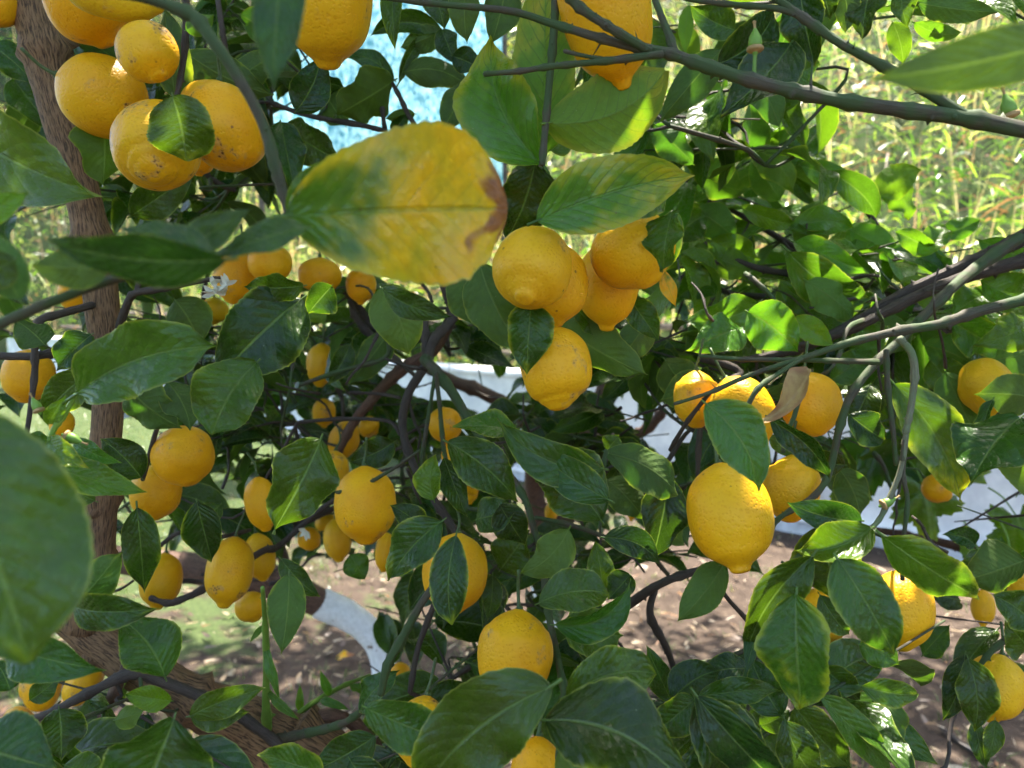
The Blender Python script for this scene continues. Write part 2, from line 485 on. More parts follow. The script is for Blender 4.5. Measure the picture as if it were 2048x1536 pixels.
NLEAF = [0]
LEAFCOUNT = {}
OVER = {}
def hero(tree, bx, by, tx, ty, w, d, dd=0.0, y=0.05, l=0.25, dry=0.0, bend=0.0, arch=0.06, roll=0.0, fold=0.14, wave=0.05, under=0, a=0.68, b=1.06, pet=0.06, curl=0.0, tear=0.0, twist=0.0, acu=0.42, mat=None, name="leaf"):
    NLEAF[0] += 1
    hr = random.Random(NLEAF[0] * 31)
    if d > 0.4:
        if not dd: dd = math.hypot(tx - bx, ty - by) * d / F * hr.uniform(-0.35, 0.35)
        if not roll: roll = hr.gauss(0, 17)
        fold += hr.uniform(0.0, 0.32)
        arch += hr.uniform(-0.04, 0.09)
        if not twist: twist = hr.uniform(-0.55, 0.55)
        if not curl: curl = hr.choice((0, 0, hr.uniform(-0.3, 0.35)))
        wave += hr.uniform(0.01, 0.07)
        if not bend: bend = hr.uniform(-0.07, 0.07)
    LEAFCOUNT[tree.name] = LEAFCOUNT.get(tree.name, 0) + 1
    B, T = P(bx, by, d), P(tx, ty, d + dd)
    ax = T - B
    L = ax.length
    yv = ax / L
    mid = (B + T) / 2
    view = (CAM - mid).normalized()
    z = (view - yv * view.dot(yv)).normalized()
    sg = -1 if under else 1
    z = z * sg
    x = yv.cross(z)
    if roll:
        q = Matrix.Rotation(R_(roll), 3, yv)
        x, z = q @ x, q @ z
    W = w * (d + dd * 0.5) / F / max(0.75, math.cos(R_(roll))) * (0.90 if d > 0.4 else 1.0)
    v, f, uv = blade(L, W, 34, 6, a, b, bend * sg, arch * sg, fold, wave, NLEAF[0] * 13 + 5, pet, tear, twist, curl, acu)
    Mx = Matrix((x, yv, z)).transposed()
    me = mesh(name, [Mx @ p for p in v], f, uv)
    o = link(name, me, mat or M_LEAF, tree, B)
    if d > 0.4 and mat is None: y, l = y + hr.uniform(-0.02, 0.10), l + hr.uniform(-0.06, 0.18)
    o.color = (y, l, dry, 1)
    return o

VARIANTS = []
def make_variants():
    rng = random.Random(11)
    for k in range(14):
        v, f, uv = blade(1.0, rng.uniform(0.36, 0.52), 16, 3, rng.uniform(0.55, 0.8), rng.uniform(0.85, 1.2), rng.uniform(-0.1, 0.1), rng.uniform(0.0, 0.2), rng.uniform(0.1, 0.7), rng.uniform(0.03, 0.09), 900 + k, 0.12, 0, rng.uniform(-0.5, 0.5), rng.uniform(0, 0.25))
        VARIANTS.append((v, f, uv))
make_variants()
VMESH = [mesh("leaf", *q) for q in VARIANTS]
def basis_from(dirv, nrm):
    y = dirv.normalized()
    z = nrm - y * nrm.dot(y)
    if z.length < 1e-3: z = Vector((0.3, -1, 0.2)) - y * Vector((0.3, -1, 0.2)).dot(y)
    z.normalize()
    x = y.cross(z)
    return x, y, z

def free_leaf(tree, B, dirv, nrm, L, tone, k):
    if LEAFCOUNT.get(tree.name, 0) >= 295:
        OVER.setdefault(tree.name, []).append((B, dirv, nrm, L, tone, FILL.random()))
        return None
    x, y, z = basis_from(dirv, nrm)
    M = Matrix((x, y, z)).transposed().to_4x4()
    M = Matrix.Translation(B) @ M @ Matrix.Scale(L, 4)
    o = link("leaf", VMESH[k % len(VMESH)], M_LEAF, tree, mw=M)
    o.color = (*tone, 1)
    LEAFCOUNT[tree.name] = LEAFCOUNT.get(tree.name, 0) + 1
    return o

def foliage_mass(name, items, fine=False):
    """items: (base, dir, normal, length, (y, l, dry), rnd) -> one joined mesh"""
    V_, F_, U_, C_ = [], [], [], []
    low = [blade(1.0, 0.5, 6, 1, 0.62, 0.85, 0.03 * s, 0.08, 0.25, 0.05, 40 + s, 0) for s in range(4)]
    if fine: low = VARIANTS
    for B, dv, nr, L, tone, rnd in items:
        x, y, z = basis_from(dv, nr)
        v, f, uv = low[int(rnd * (len(low) - 0.01))]
        k = len(V_)
        for p, q in zip(v, uv):
            V_.append(B + (x * p.x + y * p.y + z * p.z) * L); U_.append(q); C_.append((*tone, rnd))
        for q in f: F_.append(tuple(i + k for i in q))
    return mesh(name, V_, F_, U_, True, C_)

# ------------------------------------------------------------------ lemons
PROF_Z = [-1.0, -0.985, -0.95, -0.88, -0.75, -0.55, -0.30, 0.0, 0.28, 0.50, 0.66, 0.77, 0.84, 0.90, 0.95, 0.985, 1.0]
PROF_R = [0.0, 0.10, 0.22, 0.42, 0.66, 0.86, 0.97, 1.0, 0.95, 0.84, 0.67, 0.46, 0.315, 0.25, 0.22, 0.15, 0.0]
PROF_N = [0.0, 0.10, 0.22, 0.42, 0.66, 0.86, 0.97, 1.0, 0.965, 0.885, 0.775, 0.66, 0.555, 0.44, 0.32, 0.17, 0.0]   # blunt

def lemon_mesh(rx, ry, nip=1.0, neck=0.0, seed=0, crook=0.0, ring=0.0):
    """axis +z is the blossom end (nipple); rx = half width, ry = half length"""
    rng = random.Random(seed)
    SEG, v, f = 36, [], []
    zs = []
    for i in range(len(PROF_Z) - 1):
        for k in range(3): zs.append(PROF_Z[i] + (PROF_Z[i + 1] - PROF_Z[i]) * k / 3)
    zs = zs[1:]
    rs = [(z, PROF_R[i] * min(1, nip * 1.25 + .12) + PROF_N[i] * (1 - min(1, nip * 1.25 + .12))) for i, z in enumerate(PROF_Z)]
    cr = catmull([(z, r) for z, r in rs], 3)
    cr = cr[1:-1]
    offx, offy = rng.uniform(-1, 1), rng.uniform(-1, 1)
    tot = math.hypot(offx, offy) + 1e-6
    for z, r in cr:
        if neck and z < -0.55: r *= 1 - neck * (1 - ((z + 1) / 0.45)) * 0.6 if z < -0.8 else 1 - neck * 0.25
        if ring: r *= 1 - ring * math.exp(-((z - 0.72) / 0.05) ** 2)
        for j in range(SEG):
            a = 2 * math.pi * j / SEG
            d = Vector((math.cos(a), math.sin(a), z))
            k = 1 + 0.045 * mnoise.noise(d * 1.3 + Vector((seed * 1.7, 0, 0))) + 0.016 * mnoise.noise(d * 3.4 + Vector((0, seed * 2.3, 0)))
            k += 0.010 * math.cos(5 * a + seed) * max(0, abs(z) - 0.4)
            sx = crook * max(0, z - 0.5) * offx / tot
            sy = crook * max(0, z - 0.5) * offy / tot
            v.append(Vector((rx * (r * k * math.cos(a) + sx), rx * (r * k * math.sin(a) + sy), ry * z)))
    nr = len(cr)
    for i in range(nr - 1):
        for j in range(SEG):
            f.append((i * SEG + j, i * SEG + (j + 1) % SEG, (i + 1) * SEG + (j + 1) % SEG, (i + 1) * SEG + j))
    v.append(Vector((0, 0, -ry * 0.985))); v.append(Vector((v[(nr - 1) * SEG].x * 0 + rx * crook * 0.5 * offx / tot, rx * crook * 0.5 * offy / tot, ry * 0.992)))
    for j in range(SEG):
        f.append((len(v) - 2, (j + 1) % SEG, j))
        f.append((len(v) - 1, (nr - 1) * SEG + j, (nr - 1) * SEG + (j + 1) % SEG))
    return v, f

def calyx_mesh(r, ln, seed):
    rng = random.Random(seed)
    pts = [(0, 0, -0.002, r * 0.9), (0, 0, 0.0015, r * 1.05), (0.0005, 0, 0.003, r * 0.55), (rng.uniform(-.003, .003), rng.uniform(-.003, .003), ln * 0.5, r * 0.45), (rng.uniform(-.008, .008), rng.uniform(-.008, .008), ln, r * 0.5)]
    me = tube_mesh("stem", pts, 8, 3, 0.1, 0, seed)
    return me

LEMONS = []
def lemon(cx, cy, w, h, d, label, ang=90, tilt=0, nip=0.8, neck=0.0, blem=0.0, pale=0.0, orange=0.0, crook=0.0, ring=0.0, stem=True):
    k = len(LEMONS) + 1
    C = P(cx, cy, d)
    rx, ry = 0.5 * w * d / F, 0.5 * h * d / F
    if tilt:
        ct, st = math.cos(R_(tilt)), math.sin(R_(tilt))
        ry = max(ry * 1.0, rx * 1.18) if ct < 0.8 else ry
    view = (CAM - C).normalized()
    xr = CROT @ Vector((1, 0, 0)); yu = CROT @ Vector((0, 1, 0))
    ax = xr * math.cos(R_(ang)) - yu * math.sin(R_(ang))
    ax = (ax - view * ax.dot(view)).normalized()
    ax = ax * math.cos(R_(tilt)) + view * math.sin(R_(tilt))
    v, f = lemon_mesh(rx, ry, nip, neck, k * 7 + 3, crook, ring)
    q = ax.to_track_quat('Z', 'Y').to_matrix()
    me = mesh("lemon", [q @ p for p in v], f)
    o = link("lemon", me, M_LEMON, None, C)
    lr = random.Random(k * 17)
    o.color = (max(blem, lr.uniform(0.1, 0.55)), max(pale, lr.uniform(-0.2, 0.4)), max(orange, lr.uniform(-0.2, 0.45)), 1)
    tag(o, label, "lemon", "lemons hanging among the leaves")
    if stem:
        sm = calyx_mesh(max(0.0028, rx * 0.10), 0.03, k)
        s = bpy.data.objects.new("stem", sm)
        sm.materials.append(M_STEM)
        COL.objects.link(s)
        s.parent = o
        s.matrix_basis = Matrix.Translation(-ax * ry * 0.97) @ (-ax).to_track_quat('Z', 'Y').to_matrix().to_4x4()
    LEMONS.append((cx, cy, w, h, d))
    return o

# ================================================================== SETTING
# wall frame: WP0 a point of the wall foot, WT along the wall (towards the far end), WN away from the lens
WP0 = Vector((2.27, 4.64, 0))
WT = Vector((-0.784, 0.621, 0)).normalized()
WN = Vector((0.621, 0.784, 0)).normalized()
def wp(u, v, z): return WP0 + WT * u + WN * v + Vector((0, 0, z))

def ground_material():
    n = NT("orchard_soil")
    pos = n.n("ShaderNodeNewGeometry").outputs["Position"]
    sp = n.n("ShaderNodeSeparateXYZ"); n.set(sp.inputs[0], pos)
    big = n.noise(pos, 1.1, 4, 0.6)
    mid = n.noise(pos, 7.0, 5, 0.65)
    fin = n.noise(pos, 60.0, 4, 0.7)
    soil = n.mix(n.ss(mid, 0.3, 0.7), (0.042, 0.030, 0.022), (0.098, 0.072, 0.053))
    soil = n.mix(n.ss(fin, 0.3, 0.7), n.mix(0.35, soil, (0.03, 0.02, 0.018)), soil)
    ch = n.vor(pos, 34.0)
    c3 = n.n("ShaderNodeSeparateColor"); n.set(c3.inputs[0], ch.outputs["Color"])
    chip = n.m('MULTIPLY', n.ss(ch.outputs["Distance"], 0.18, 0.26, 1.0, 0.0), n.ss(c3.outputs[0], 0.80, 0.82))
    soil = n.mix(n.m('MULTIPLY', chip, 0.75), soil, n.mix(c3.outputs[1], (0.26, 0.20, 0.14), (0.10, 0.06, 0.035)))
    gm = n.ss(n.m('ADD', n.m('ADD', big, n.m('MULTIPLY_ADD', mid, 0.7, -0.35)), n.m('MULTIPLY_ADD', sp.outputs[0], -0.10, n.m('MULTIPLY_ADD', sp.outputs[1], 0.05, -0.30))), 0.47, 0.62)
    grass = n.mix(n.ss(fin, 0.3, 0.7), (0.025, 0.050, 0.014), (0.075, 0.115, 0.032))
    col = n.mix(n.m('MULTIPLY', gm, 0.8), soil, grass)
    nrm = n.bump(n.m('ADD', n.m('MULTIPLY', mid, 2.0), fin), 0.8, 0.012)
    return n.done(n.bsdf(col, 0.92, 0.15, nrm))
M_GROUND = ground_material()

def ground():
    v, f = [], []
    def h(x, y):
        r = math.hypot(x, y)
        k = 1.0 if r < 14 else 0.0
        return k * (0.025 * mnoise.noise(Vector((x * 0.9, y * 0.9, 0))) + 0.010 * mnoise.noise(Vector((x * 4, y * 4, 3))))
    xs = [-150, -60, -25] + [-12 + 0.2 * i for i in range(121)] + [25, 60, 150]
    ys = [-150, -60, -25] + [-4 + 0.2 * i for i in range(96)] + [25, 60, 200]
    for y in ys:
        for x in xs: v.append((x, y, h(x, y)))
    W = len(xs)
    for j in range(len(ys) - 1):
        for i in range(W - 1):
            k = j * W + i
            f.append((k, k + 1, k + W + 1, k + W))
    tag(link("ground", mesh("ground", v, f), M_GROUND), kind="structure")
ground()

# grass: short tufts that thicken towards the lawn on the far side
def blade_material(name, trans=0.3):
    n = NT(name)
    at = n.n("ShaderNodeAttribute", attribute_name="tone")
    p = n.bsdf(at.outputs["Color"], 0.32, 0.6)
    tr = n.n("ShaderNodeBsdfTranslucent")
    n.set(tr.inputs[0], n.mix(0.8, at.outputs["Color"], (1.9, 1.9, 1.1), 'MULTIPLY'))
    mx = n.n("ShaderNodeMixShader")
    n.set(mx.inputs[0], trans); n.set(mx.inputs[1], p); n.set(mx.inputs[2], tr.outputs[0])
    return n.done(mx.outputs[0])
M_GRASS = blade_material("grass_blades")
M_REED = blade_material("reed_blades", 0.42)

def strips(name, items, seg=3):
    """items: (base, tip direction, length, width, droop, side, colour)"""
    V_, F_, C_ = [], [], []
    for B, d, L, w, dr, s, c in items:
        k = len(V_)
        for i in range(seg + 1):
            t = i / seg
            p = B + d * (L * t) + Vector((0, 0, -dr * L * t * t))
            ww = w * 0.5 * (1 - t) ** 0.6 if i < seg else 0.0004
            if i == 0: ww = w * 0.35
            V_.append(p - s * ww); V_.append(p + s * ww)
            C_.append(c); C_.append(c)
        for i in range(seg):
            q = k + 2 * i
            F_.append((q, q + 1, q + 3, q + 2))
    return mesh(name, V_, F_, None, True, C_)

def grass():
    rng = random.Random(3)
    items = []
    while len(items) < 26000:
        y = 2.1 + (rng.random() ** 1.25) * 8.5
        x = rng.uniform(-0.75 * y - 0.3, 0.75 * y + 0.3)
        p = Vector((x, y, 0))
        if (p - WP0).dot(WN) > -0.06: continue
        dens = mnoise.noise(Vector((x * 1.1, y * 1.1, 7))) * 0.9 + mnoise.noise(Vector((x * 4, y * 4, 1))) * 0.5 - 0.22 * x + 0.07 * (y - 3) - 0.02
        if rng.random() > max(0.03, min(1, dens)): continue
        for _ in range(rng.randint(2, 5)):
            a = rng.uniform(0, 6.283)
            tilt = rng.uniform(0.1, 0.9)
            d = Vector((math.cos(a) * tilt, math.sin(a) * tilt, 1)).normalized()
            s = Vector((-math.sin(a), math.cos(a), 0))
            g = rng.random()
            c = (0.05 + 0.07 * g, 0.10 + 0.09 * g, 0.025 + 0.02 * g, 1)
            if rng.random() < 0.12: c = (0.30, 0.25, 0.12, 1)
            items.append((p + Vector((rng.uniform(-.03, .03), rng.uniform(-.03, .03), -0.005)), d, rng.uniform(0.03, 0.10), rng.uniform(0.003, 0.007), 0.35, s, c))
    tag(link("grass", strips("grass", items, 2), M_GRASS), "short patchy grass growing on the bare soil", "grass", kind="stuff")
grass()

# garden wall, whitewashed
M_WALL = simple_material("whitewash", (0.83, 0.82, 0.79), 0.8, 0.2, 0.08, 5.0, (0.62, 0.62, 0.62), 0.006)
M_WALLB = simple_material("plinth_paint", (0.70, 0.71, 0.73), 0.75, 0.2, 0.2, 6.0, (0.45, 0.46, 0.48), 0.003)
M_BLACK = simple_material("black_metal", (0.012, 0.012, 0.014), 0.45, 0.5, 0.3, 30.0)
M_WOOD = simple_material("weathered_wood", (0.17, 0.14, 0.11), 0.85, 0.2, 0.5, 14.0, (0.07, 0.055, 0.045), 0.002)

def wbox(name, u0, u1, v0, v1, z0, z1, mat, parent, bev=0.008):
    bm = bmesh.new()
    bmesh.ops.create_cube(bm, size=1)
    for q in bm.verts:
        q.co = wp(u0 + (u1 - u0) * (q.co.x + 0.5), v0 + (v1 - v0) * (q.co.y + 0.5), z0 + (z1 - z0) * (q.co.z + 0.5))
    bmesh.ops.recalc_face_normals(bm, faces=bm.faces)
    bmesh.ops.bevel(bm, geom=list(bm.edges), offset=bev, segments=2, affect='EDGES')
    me = bpy.data.meshes.new(name); bm.to_mesh(me); bm.free()
    return link(name, me, mat, parent)

def garden_wall():
    e = empty("garden_wall", wp(3, 0.1, 0))
    wbox("wall_body", -4.0, 14.0, 0.0, 0.22, -0.1, 0.86, M_WALL, e)
    wbox("coping", -4.05, 14.05, -0.035, 0.255, 0.863, 0.91, M_WALL, e, 0.012)
    wbox("plinth", -4.02, 14.02, -0.075, -0.003, -0.1, 0.075, M_WALLB, e, 0.01)
    wbox("ledge", -4.02, 14.02, -0.095, -0.002, 0.078, 0.10, M_WALL, e, 0.006)
    tag(e, "low whitewashed garden wall with a grey foot behind the trees", "wall")
    d = empty("drainpipe", wp(0.42, -0.06, 0.1))
    a, b = wp(0.42, -0.05, 0.10), wp(0.42, -0.05, 0.90)
    link("pipe", tube_mesh("pipe", [(a.x, a.y, a.z, 0.033), (a.x, a.y, 0.4, 0.033), (b.x, b.y, b.z, 0.033)], 14, 2), M_BLACK, d)
    for z in (0.3, 0.75):
        link("bracket", tube_mesh("bracket", [(a.x, a.y, z - 0.012, 0.039), (a.x, a.y, z + 0.012, 0.039)], 14, 1), M_BLACK, d)
    tag(d, "black upright pipe fixed to the white garden wall", "pipe")
garden_wall()

def rail_fence():
    e = empty("rail_fence", wp(7, 0.75, 0.3))
    for u in (1.2, 3.0, 4.8, 6.6, 8.4, 10.2, 12.0):
        a = wp(u, 0.75, 0.0)
        link("post", tube_mesh("post", [(a.x, a.y, 0.1, 0.045), (a.x + 0.01, a.y, 0.7, 0.042), (a.x, a.y + 0.01, 1.42, 0.04)], 9, 3, 0.12, 0, int(u * 9)), M_WOOD, e)
    for z in (1.02, 1.30):
        a, m, b = wp(-1.0, 0.70, z), wp(6.0, 0.70, z - 0.03), wp(13.5, 0.70, z + 0.02)
        link("rail", tube_mesh("rail", [(a.x, a.y, a.z, 0.03), (m.x, m.y, m.z, 0.034), (b.x, b.y, b.z, 0.028)], 8, 8, 0.12, 0, int(z * 100)), M_WOOD, e)
    tag(e, "weathered two-rail wooden fence above the white wall", "fence")
rail_fence()

# bank behind the wall, overgrown with cane and reeds
def bank_h(u, v): return -0.05 if v < 0.3 else 0.18 + (0.80 + 0.055 * max(0.0, u - 4)) * (v - 0.3)
def bank():
    M = simple_material("bank_soil", (0.035, 0.055, 0.014), 0.95, 0.1, 0.4, 2.0, (0.02, 0.03, 0.010), 0.02)
    v, f = [], []
    us = [-14 + 0.8 * i for i in range(66)]
    vv = [0.28, 0.4, 0.9, 1.6, 2.5, 3.5, 4.5, 5.5, 6.5, 7.5, 8.5, 9.5, 10.5, 12, 14, 16, 18, 22]
    for q in vv:
        for u in us:
            v.append(wp(u, q, bank_h(u, q) + 0.25 * mnoise.noise(Vector((u * 0.6, q * 0.6, 0))) * min(1, q / 2)))
    W = len(us)
    for j in range(len(vv) - 1):
        for i in range(W - 1):
            k = j * W + i
            f.append((k, k + 1, k + W + 1, k + W))
    tag(link("hill", mesh("hill", v, f), M), kind="structure")
bank()

def reeds():
    rng = random.Random(5)
    items = []
    pal = [(0.12, 0.26, 0.02), (0.22, 0.38, 0.03), (0.035, 0.095, 0.012), (0.30, 0.44, 0.04), (0.40, 0.44, 0.16), (0.26, 0.13, 0.07), (0.07, 0.17, 0.02), (0.82, 0.82, 0.70)]  # darkest and near-white entries paint shadows and sparkle into the reeds
    n = 0
    while n < 80000:
        u = rng.uniform(-8, 10) if rng.random() < .68 else rng.uniform(10, 30)
        v = 0.5 + (rng.random() ** 1.4) * (11 if u < 10 else 18)
        z0 = bank_h(u, v)
        p = wp(u, v, z0 + rng.random() ** 1.3 * 1.5)
        k = mnoise.noise(Vector((u * 0.5, v * 0.5, 5)))
        a = rng.uniform(0, 6.283)
        el = rng.uniform(-0.3, 1.2)
        d = Vector((math.cos(a) * math.cos(el), math.sin(a) * math.cos(el), math.sin(el)))
        s = d.cross(Vector((rng.uniform(-1, 1), rng.uniform(-1, 1), rng.uniform(-0.4, 0.4)))).normalized()
        q = rng.random()
        c = pal[int((q * 0.75 + 0.25 * (0.5 + k)) * 7.99) % 8] if q > 0.35 else pal[rng.choice((0, 1, 6, 2))]
        j = rng.uniform(0.75, 1.2)
        items.append((p, d, rng.uniform(0.08, 0.34), rng.uniform(0.008, 0.024), rng.uniform(0.1, 0.9), s, (c[0] * j, c[1] * j, c[2] * j, 1)))
        n += 1
    for _ in range(1500):                       # upright canes
        v = 0.5 + (rng.random() ** 1.3) * 10
        u = rng.uniform(-8, 10) if rng.random() < .68 else rng.uniform(10, 30)
        p = wp(u, v, bank_h(u, v) - 0.1)
        d = Vector((rng.uniform(-.2, .2), rng.uniform(-.2, .2), 1)).normalized()
        s = Vector((1, rng.uniform(-.5, .5), 0)).normalized()
        c = rng.choice([(0.55, 0.40, 0.28), (0.62, 0.52, 0.33), (0.40, 0.26, 0.18), (0.30, 0.33, 0.12)])
        items.append((p, d, rng.uniform(1.2, 2.3), rng.uniform(0.014, 0.024), 0.05, s, (*c, 1)))
    tag(link("reeds", strips("reeds", items, 3), M_REED), "sunlit tangle of reeds and cane covering the bank", "reeds", kind="stuff")
reeds()

# bushes between the wall and the reeds
def shrub_mass():
    rng = random.Random(21)
    it = []
    for _ in range(2600):
        u = rng.uniform(-3, 13)
        v = rng.uniform(0.55, 1.9)
        z = 0.4 + rng.random() * (0.55 + 0.5 * (0.5 + mnoise.noise(Vector((u, v, 2)))))
        a = rng.uniform(0, 6.283)
        dv = Vector((math.cos(a), math.sin(a), rng.uniform(-0.7, 0.4))).normalized()
        nr = Vector((rng.uniform(-.6, .6), rng.uniform(-.9, .3), 1))
        it.append((wp(u, v, z), dv, nr, rng.uniform(0.07, 0.13), (rng.uniform(0, 0.15), rng.uniform(0.2, 0.7), 0), rng.random()))
    tag(link("undergrowth", foliage_mass("undergrowth", it), M_FOL), "leafy green undergrowth along the back of the wall", "undergrowth", kind="stuff")
shrub_mass()

# blue shade net hung over the bank, between two poles
def net_material():
    n = NT("blue_net")
    uv = n.n("ShaderNodeUVMap").outputs[0]
    sp = n.n("ShaderNodeSeparateXYZ"); n.set(sp.inputs[0], uv)
    wv = n.noise(n.xyz(n.m('MULTIPLY', sp.outputs[0], 3.2), n.m('MULTIPLY', sp.outputs[1], 0.7), 0.0), 12.0, 4, 0.65)
    st = n.noise(n.xyz(n.m('ADD', sp.outputs[0], n.m('MULTIPLY', wv, 0.10)), n.m('MULTIPLY', sp.outputs[1], 0.28), 0.0), 34.0, 3, 0.7)
    col = n.mix(n.ss(st, 0.35, 0.65), (0.03, 0.20, 0.30), (0.42, 0.72, 0.80))
    col = n.mix(n.ss(wv, 0.62, 0.75, 0.0, 0.5), col, (0.75, 0.62, 0.50))
    nrm = n.bump(n.m('ADD', wv, st), 0.7, 0.02)
    p = n.bsdf(col, 0.6, 0.3, nrm)
    tr = n.n("ShaderNodeBsdfTranslucent"); n.set(tr.inputs[0], col)
    mx = n.n("ShaderNodeMixShader"); n.set(mx.inputs[0], 0.55); n.set(mx.inputs[1], p); n.set(mx.inputs[2], tr.outputs[0])
    tp = n.n("ShaderNodeBsdfTransparent")
    mx2 = n.n("ShaderNodeMixShader"); n.set(mx2.inputs[0], n.ss(st, 0.28, 0.38, 0.5, 0.0)); n.set(mx2.inputs[1], mx.outputs[0]); n.set(mx2.inputs[2], tp.outputs[0])
    return n.done(mx2.outputs[0])

def shade_net():
    e = empty("shade_net", P(760, 700, 7.0) * 1.0)
    v, f, uv = [], [], []
    NX, NZ = 60, 40
    D = 7.2
    A, B_ = P(520, 300, D), P(1010, 300, D + 1.2)
    z0, z1 = P(760, 345, D).z, P(760, -160, D).z
    for i in range(NZ + 1):
        for j in range(NX + 1):
            s, t = j / NX, i / NZ
            p = A.lerp(B_, s)
            z = z0 + (z1 - z0) * t - 0.18 * math.sin(math.pi * s) * t
            off = 0.10 * mnoise.noise(Vector((s * 6, t * 1.5, 0))) + 0.05 * mnoise.noise(Vector((s * 22, t * 3, 4)))
            v.append((p.x, p.y + off, z + 0.03 * mnoise.noise(Vector((s * 8, 0, t))))); uv.append((s * 2.2, t * 2.3))
    for i in range(NZ):
        for j in range(NX):
            k = i * (NX + 1) + j
            f.append((k, k + 1, k + NX + 2, k + NX + 1))
    link("net", mesh("net", v, f, uv), net_material(), e)
    for q in (A, B_):
        link("pole", tube_mesh("pole", [(q.x, q.y, z0 - 2.2, 0.03), (q.x, q.y, z0, 0.03), (q.x, q.y, z1 + 0.1, 0.028)], 8, 4, 0.05), M_WOOD, e)
    tag(e, "pale blue shade net hanging between poles on the reed bank", "shade net")
shade_net()

# litter on the soil
def litter():
    rng = random.Random(8)
    it = []
    for _ in range(3200):
        y = 2.3 + rng.random() ** 1.2 * 4
        x = rng.uniform(-0.7 * y, 0.72 * y)
        if (Vector((x, y, 0)) - WP0).dot(WN) > -0.15: continue
        a = rng.uniform(0, 6.283)
        c = rng.choice([(0.28, 0.21, 0.13), (0.18, 0.09, 0.04), (0.36, 0.30, 0.22), (0.10, 0.06, 0.035)])
        L = rng.uniform(0.012, 0.07)
        it.append((Vector((x, y, 0.022 + 0.03 * mnoise.noise(Vector((x * 0.9, y * 0.9, 0))))), Vector((math.cos(a), math.sin(a), rng.uniform(0, 0.3))), L, L * rng.uniform(0.15, 0.5), 0.1, Vector((-math.sin(a), math.cos(a), rng.uniform(-.3, .3))), (*c, 1)))
    tag(link("leaf_litter", strips("leaf_litter", it, 2), M_GRASS), "scattered dry leaf crumbs lying on the bare soil", "litter", kind="stuff")
litter()
def on_ground(px, py):
    d = (P(px, py, 1) - CAM)
    k = -CAM.z / d.z
    return CAM + d * k
def fallen():
    for px, py, L, col, lab in ((690, 1330, 0.075, (0.95, 0.0, 1.0), "orange-brown dead leaf lying on the soil by the whitewashed trunk"),):
        g = on_ground(px, py)
        v, f, uv = blade(L, L * 0.5, 12, 3, 0.62, 0.85, 0.05, 0.22, 0.4, 0.1, 77, 0.1)
        Mx = basis_from(Vector((0.9, 0.3, 0.05)), Vector((0, -0.35, 1)))
        Mx = Matrix(Mx).transposed()
        o = link("fallen_leaf", mesh("fallen_leaf", [Mx @ p for p in v], f, uv), M_LEAF, None, g + Vector((-L / 2, 0, 0.025)))
        o.color = (*col, 1)
        tag(o, lab, "dead leaf")
    a, b, c = on_ground(1880, 1470), on_ground(1925, 1500), on_ground(1985, 1545)
    o = link("fallen_stick", tube_mesh("fallen_stick", [(a.x, a.y, 0.03, 0.006), (b.x, b.y, 0.02, 0.009), (c.x, c.y, 0.035, 0.008)], 7, 4, 0.3, 2, 4, 2), M_TWIGB)
    tag(o, "thin dry stick lying on the bare soil, bottom corner", "stick")
fallen()

# ================================================================== TREES
G = Vector
T1 = empty("lemon_tree", (0.02, 0.86, 0.0))
tag(T1, "lemon tree with a furrowed brown trunk rising along the left side of the picture", "lemon tree", "lemon trees in the orchard")
b2 = P(765, 1400, 2.0)
T2 = empty("lemon_tree", (b2.x, b2.y, 0.0))
tag(T2, "lemon tree with a bent trunk painted white, standing behind the tangle", "lemon tree", "lemon trees in the orchard")
b3 = P(1095, 1300, 2.3)
T3 = empty("lemon_tree", (b3.x, b3.y, 0.0))
tag(T3, "lemon tree with several reddish brown limbs above a narrow whitewashed trunk foot", "lemon tree", "lemon trees in the orchard")
T4 = empty("lemon_tree", (1.02, 0.85, 0.0))
tag(T4, "lemon tree reaching in from the right with green twigs and bare thorny branches", "lemon tree", "lemon trees in the orchard")

T5 = empty("lemon_tree", (1.75, 1.75, 0.0))
tag(T5, "lemon tree whose leafy crown fills the right middle behind the bare branches", "lemon tree", "lemon trees in the orchard")

# ---- tree 1: trunk, limb, twigs
branch(T1, [(45, -150, .80, 82), (60, -20, .80, 82), (85, 90, .80, 80), (112, 200, .80, 74), (150, 330, .80, 70), (185, 480, .80, 66), (205, 620, .80, 63), (216, 760, .80, 59), (210, 900, .80, 60), (200, 1040, .80, 63), (185, 1150, .81, 72), (170, 1245, .83, 84)], M_BARK, "trunk", 20, 6, 0.10, 6, start=[(-0.78, 0.98, 2.75, .008), (-0.66, 0.9, 2.45, .015), (-0.56, 0.85, 2.15, .021)])
branch(T1, [(60, 1120, .86, 40), (110, 1190, .85, 60), (165, 1250, .84, 84), (260, 1320, .84, 92), (360, 1385, .84, 90), (450, 1430, .85, 104), (560, 1490, .86, 130), (680, 1600, .87, 150)], M_BARK, "limb", 18, 6, 0.12, 5, world_pts=[(-0.12, 0.86, 0.55, 0.05), (-0.02, 0.86, 0.25, 0.055), (0.02, 0.86, -0.05, 0.065)])
branch(T1, [(15, 1455, .74, 15), (90, 1430, .74, 16), (160, 1395, .74, 18), (260, 1348, .75, 22), (310, 1358, .76, 22), (400, 1392, .77, 22), (470, 1425, .78, 22), (560, 1490, .80, 22)], M_TWIGB, "branch", 9, 6, 0.2, 8)
branch(T1, [(275, 1250, .80, 16), (245, 1350, .78, 18), (205, 1435, .77, 20), (188, 1500, .77, 20), (180, 1600, .77, 20)], M_BARK2, "branch", 9, 5, 0.15, 3)
branch(T1, [(0, 712, .72, 16), (70, 712, .72, 16), (120, 702, .73, 17), (190, 685, .76, 18)], M_TWIGB, "twig", 8, 5, 0.2, 4)
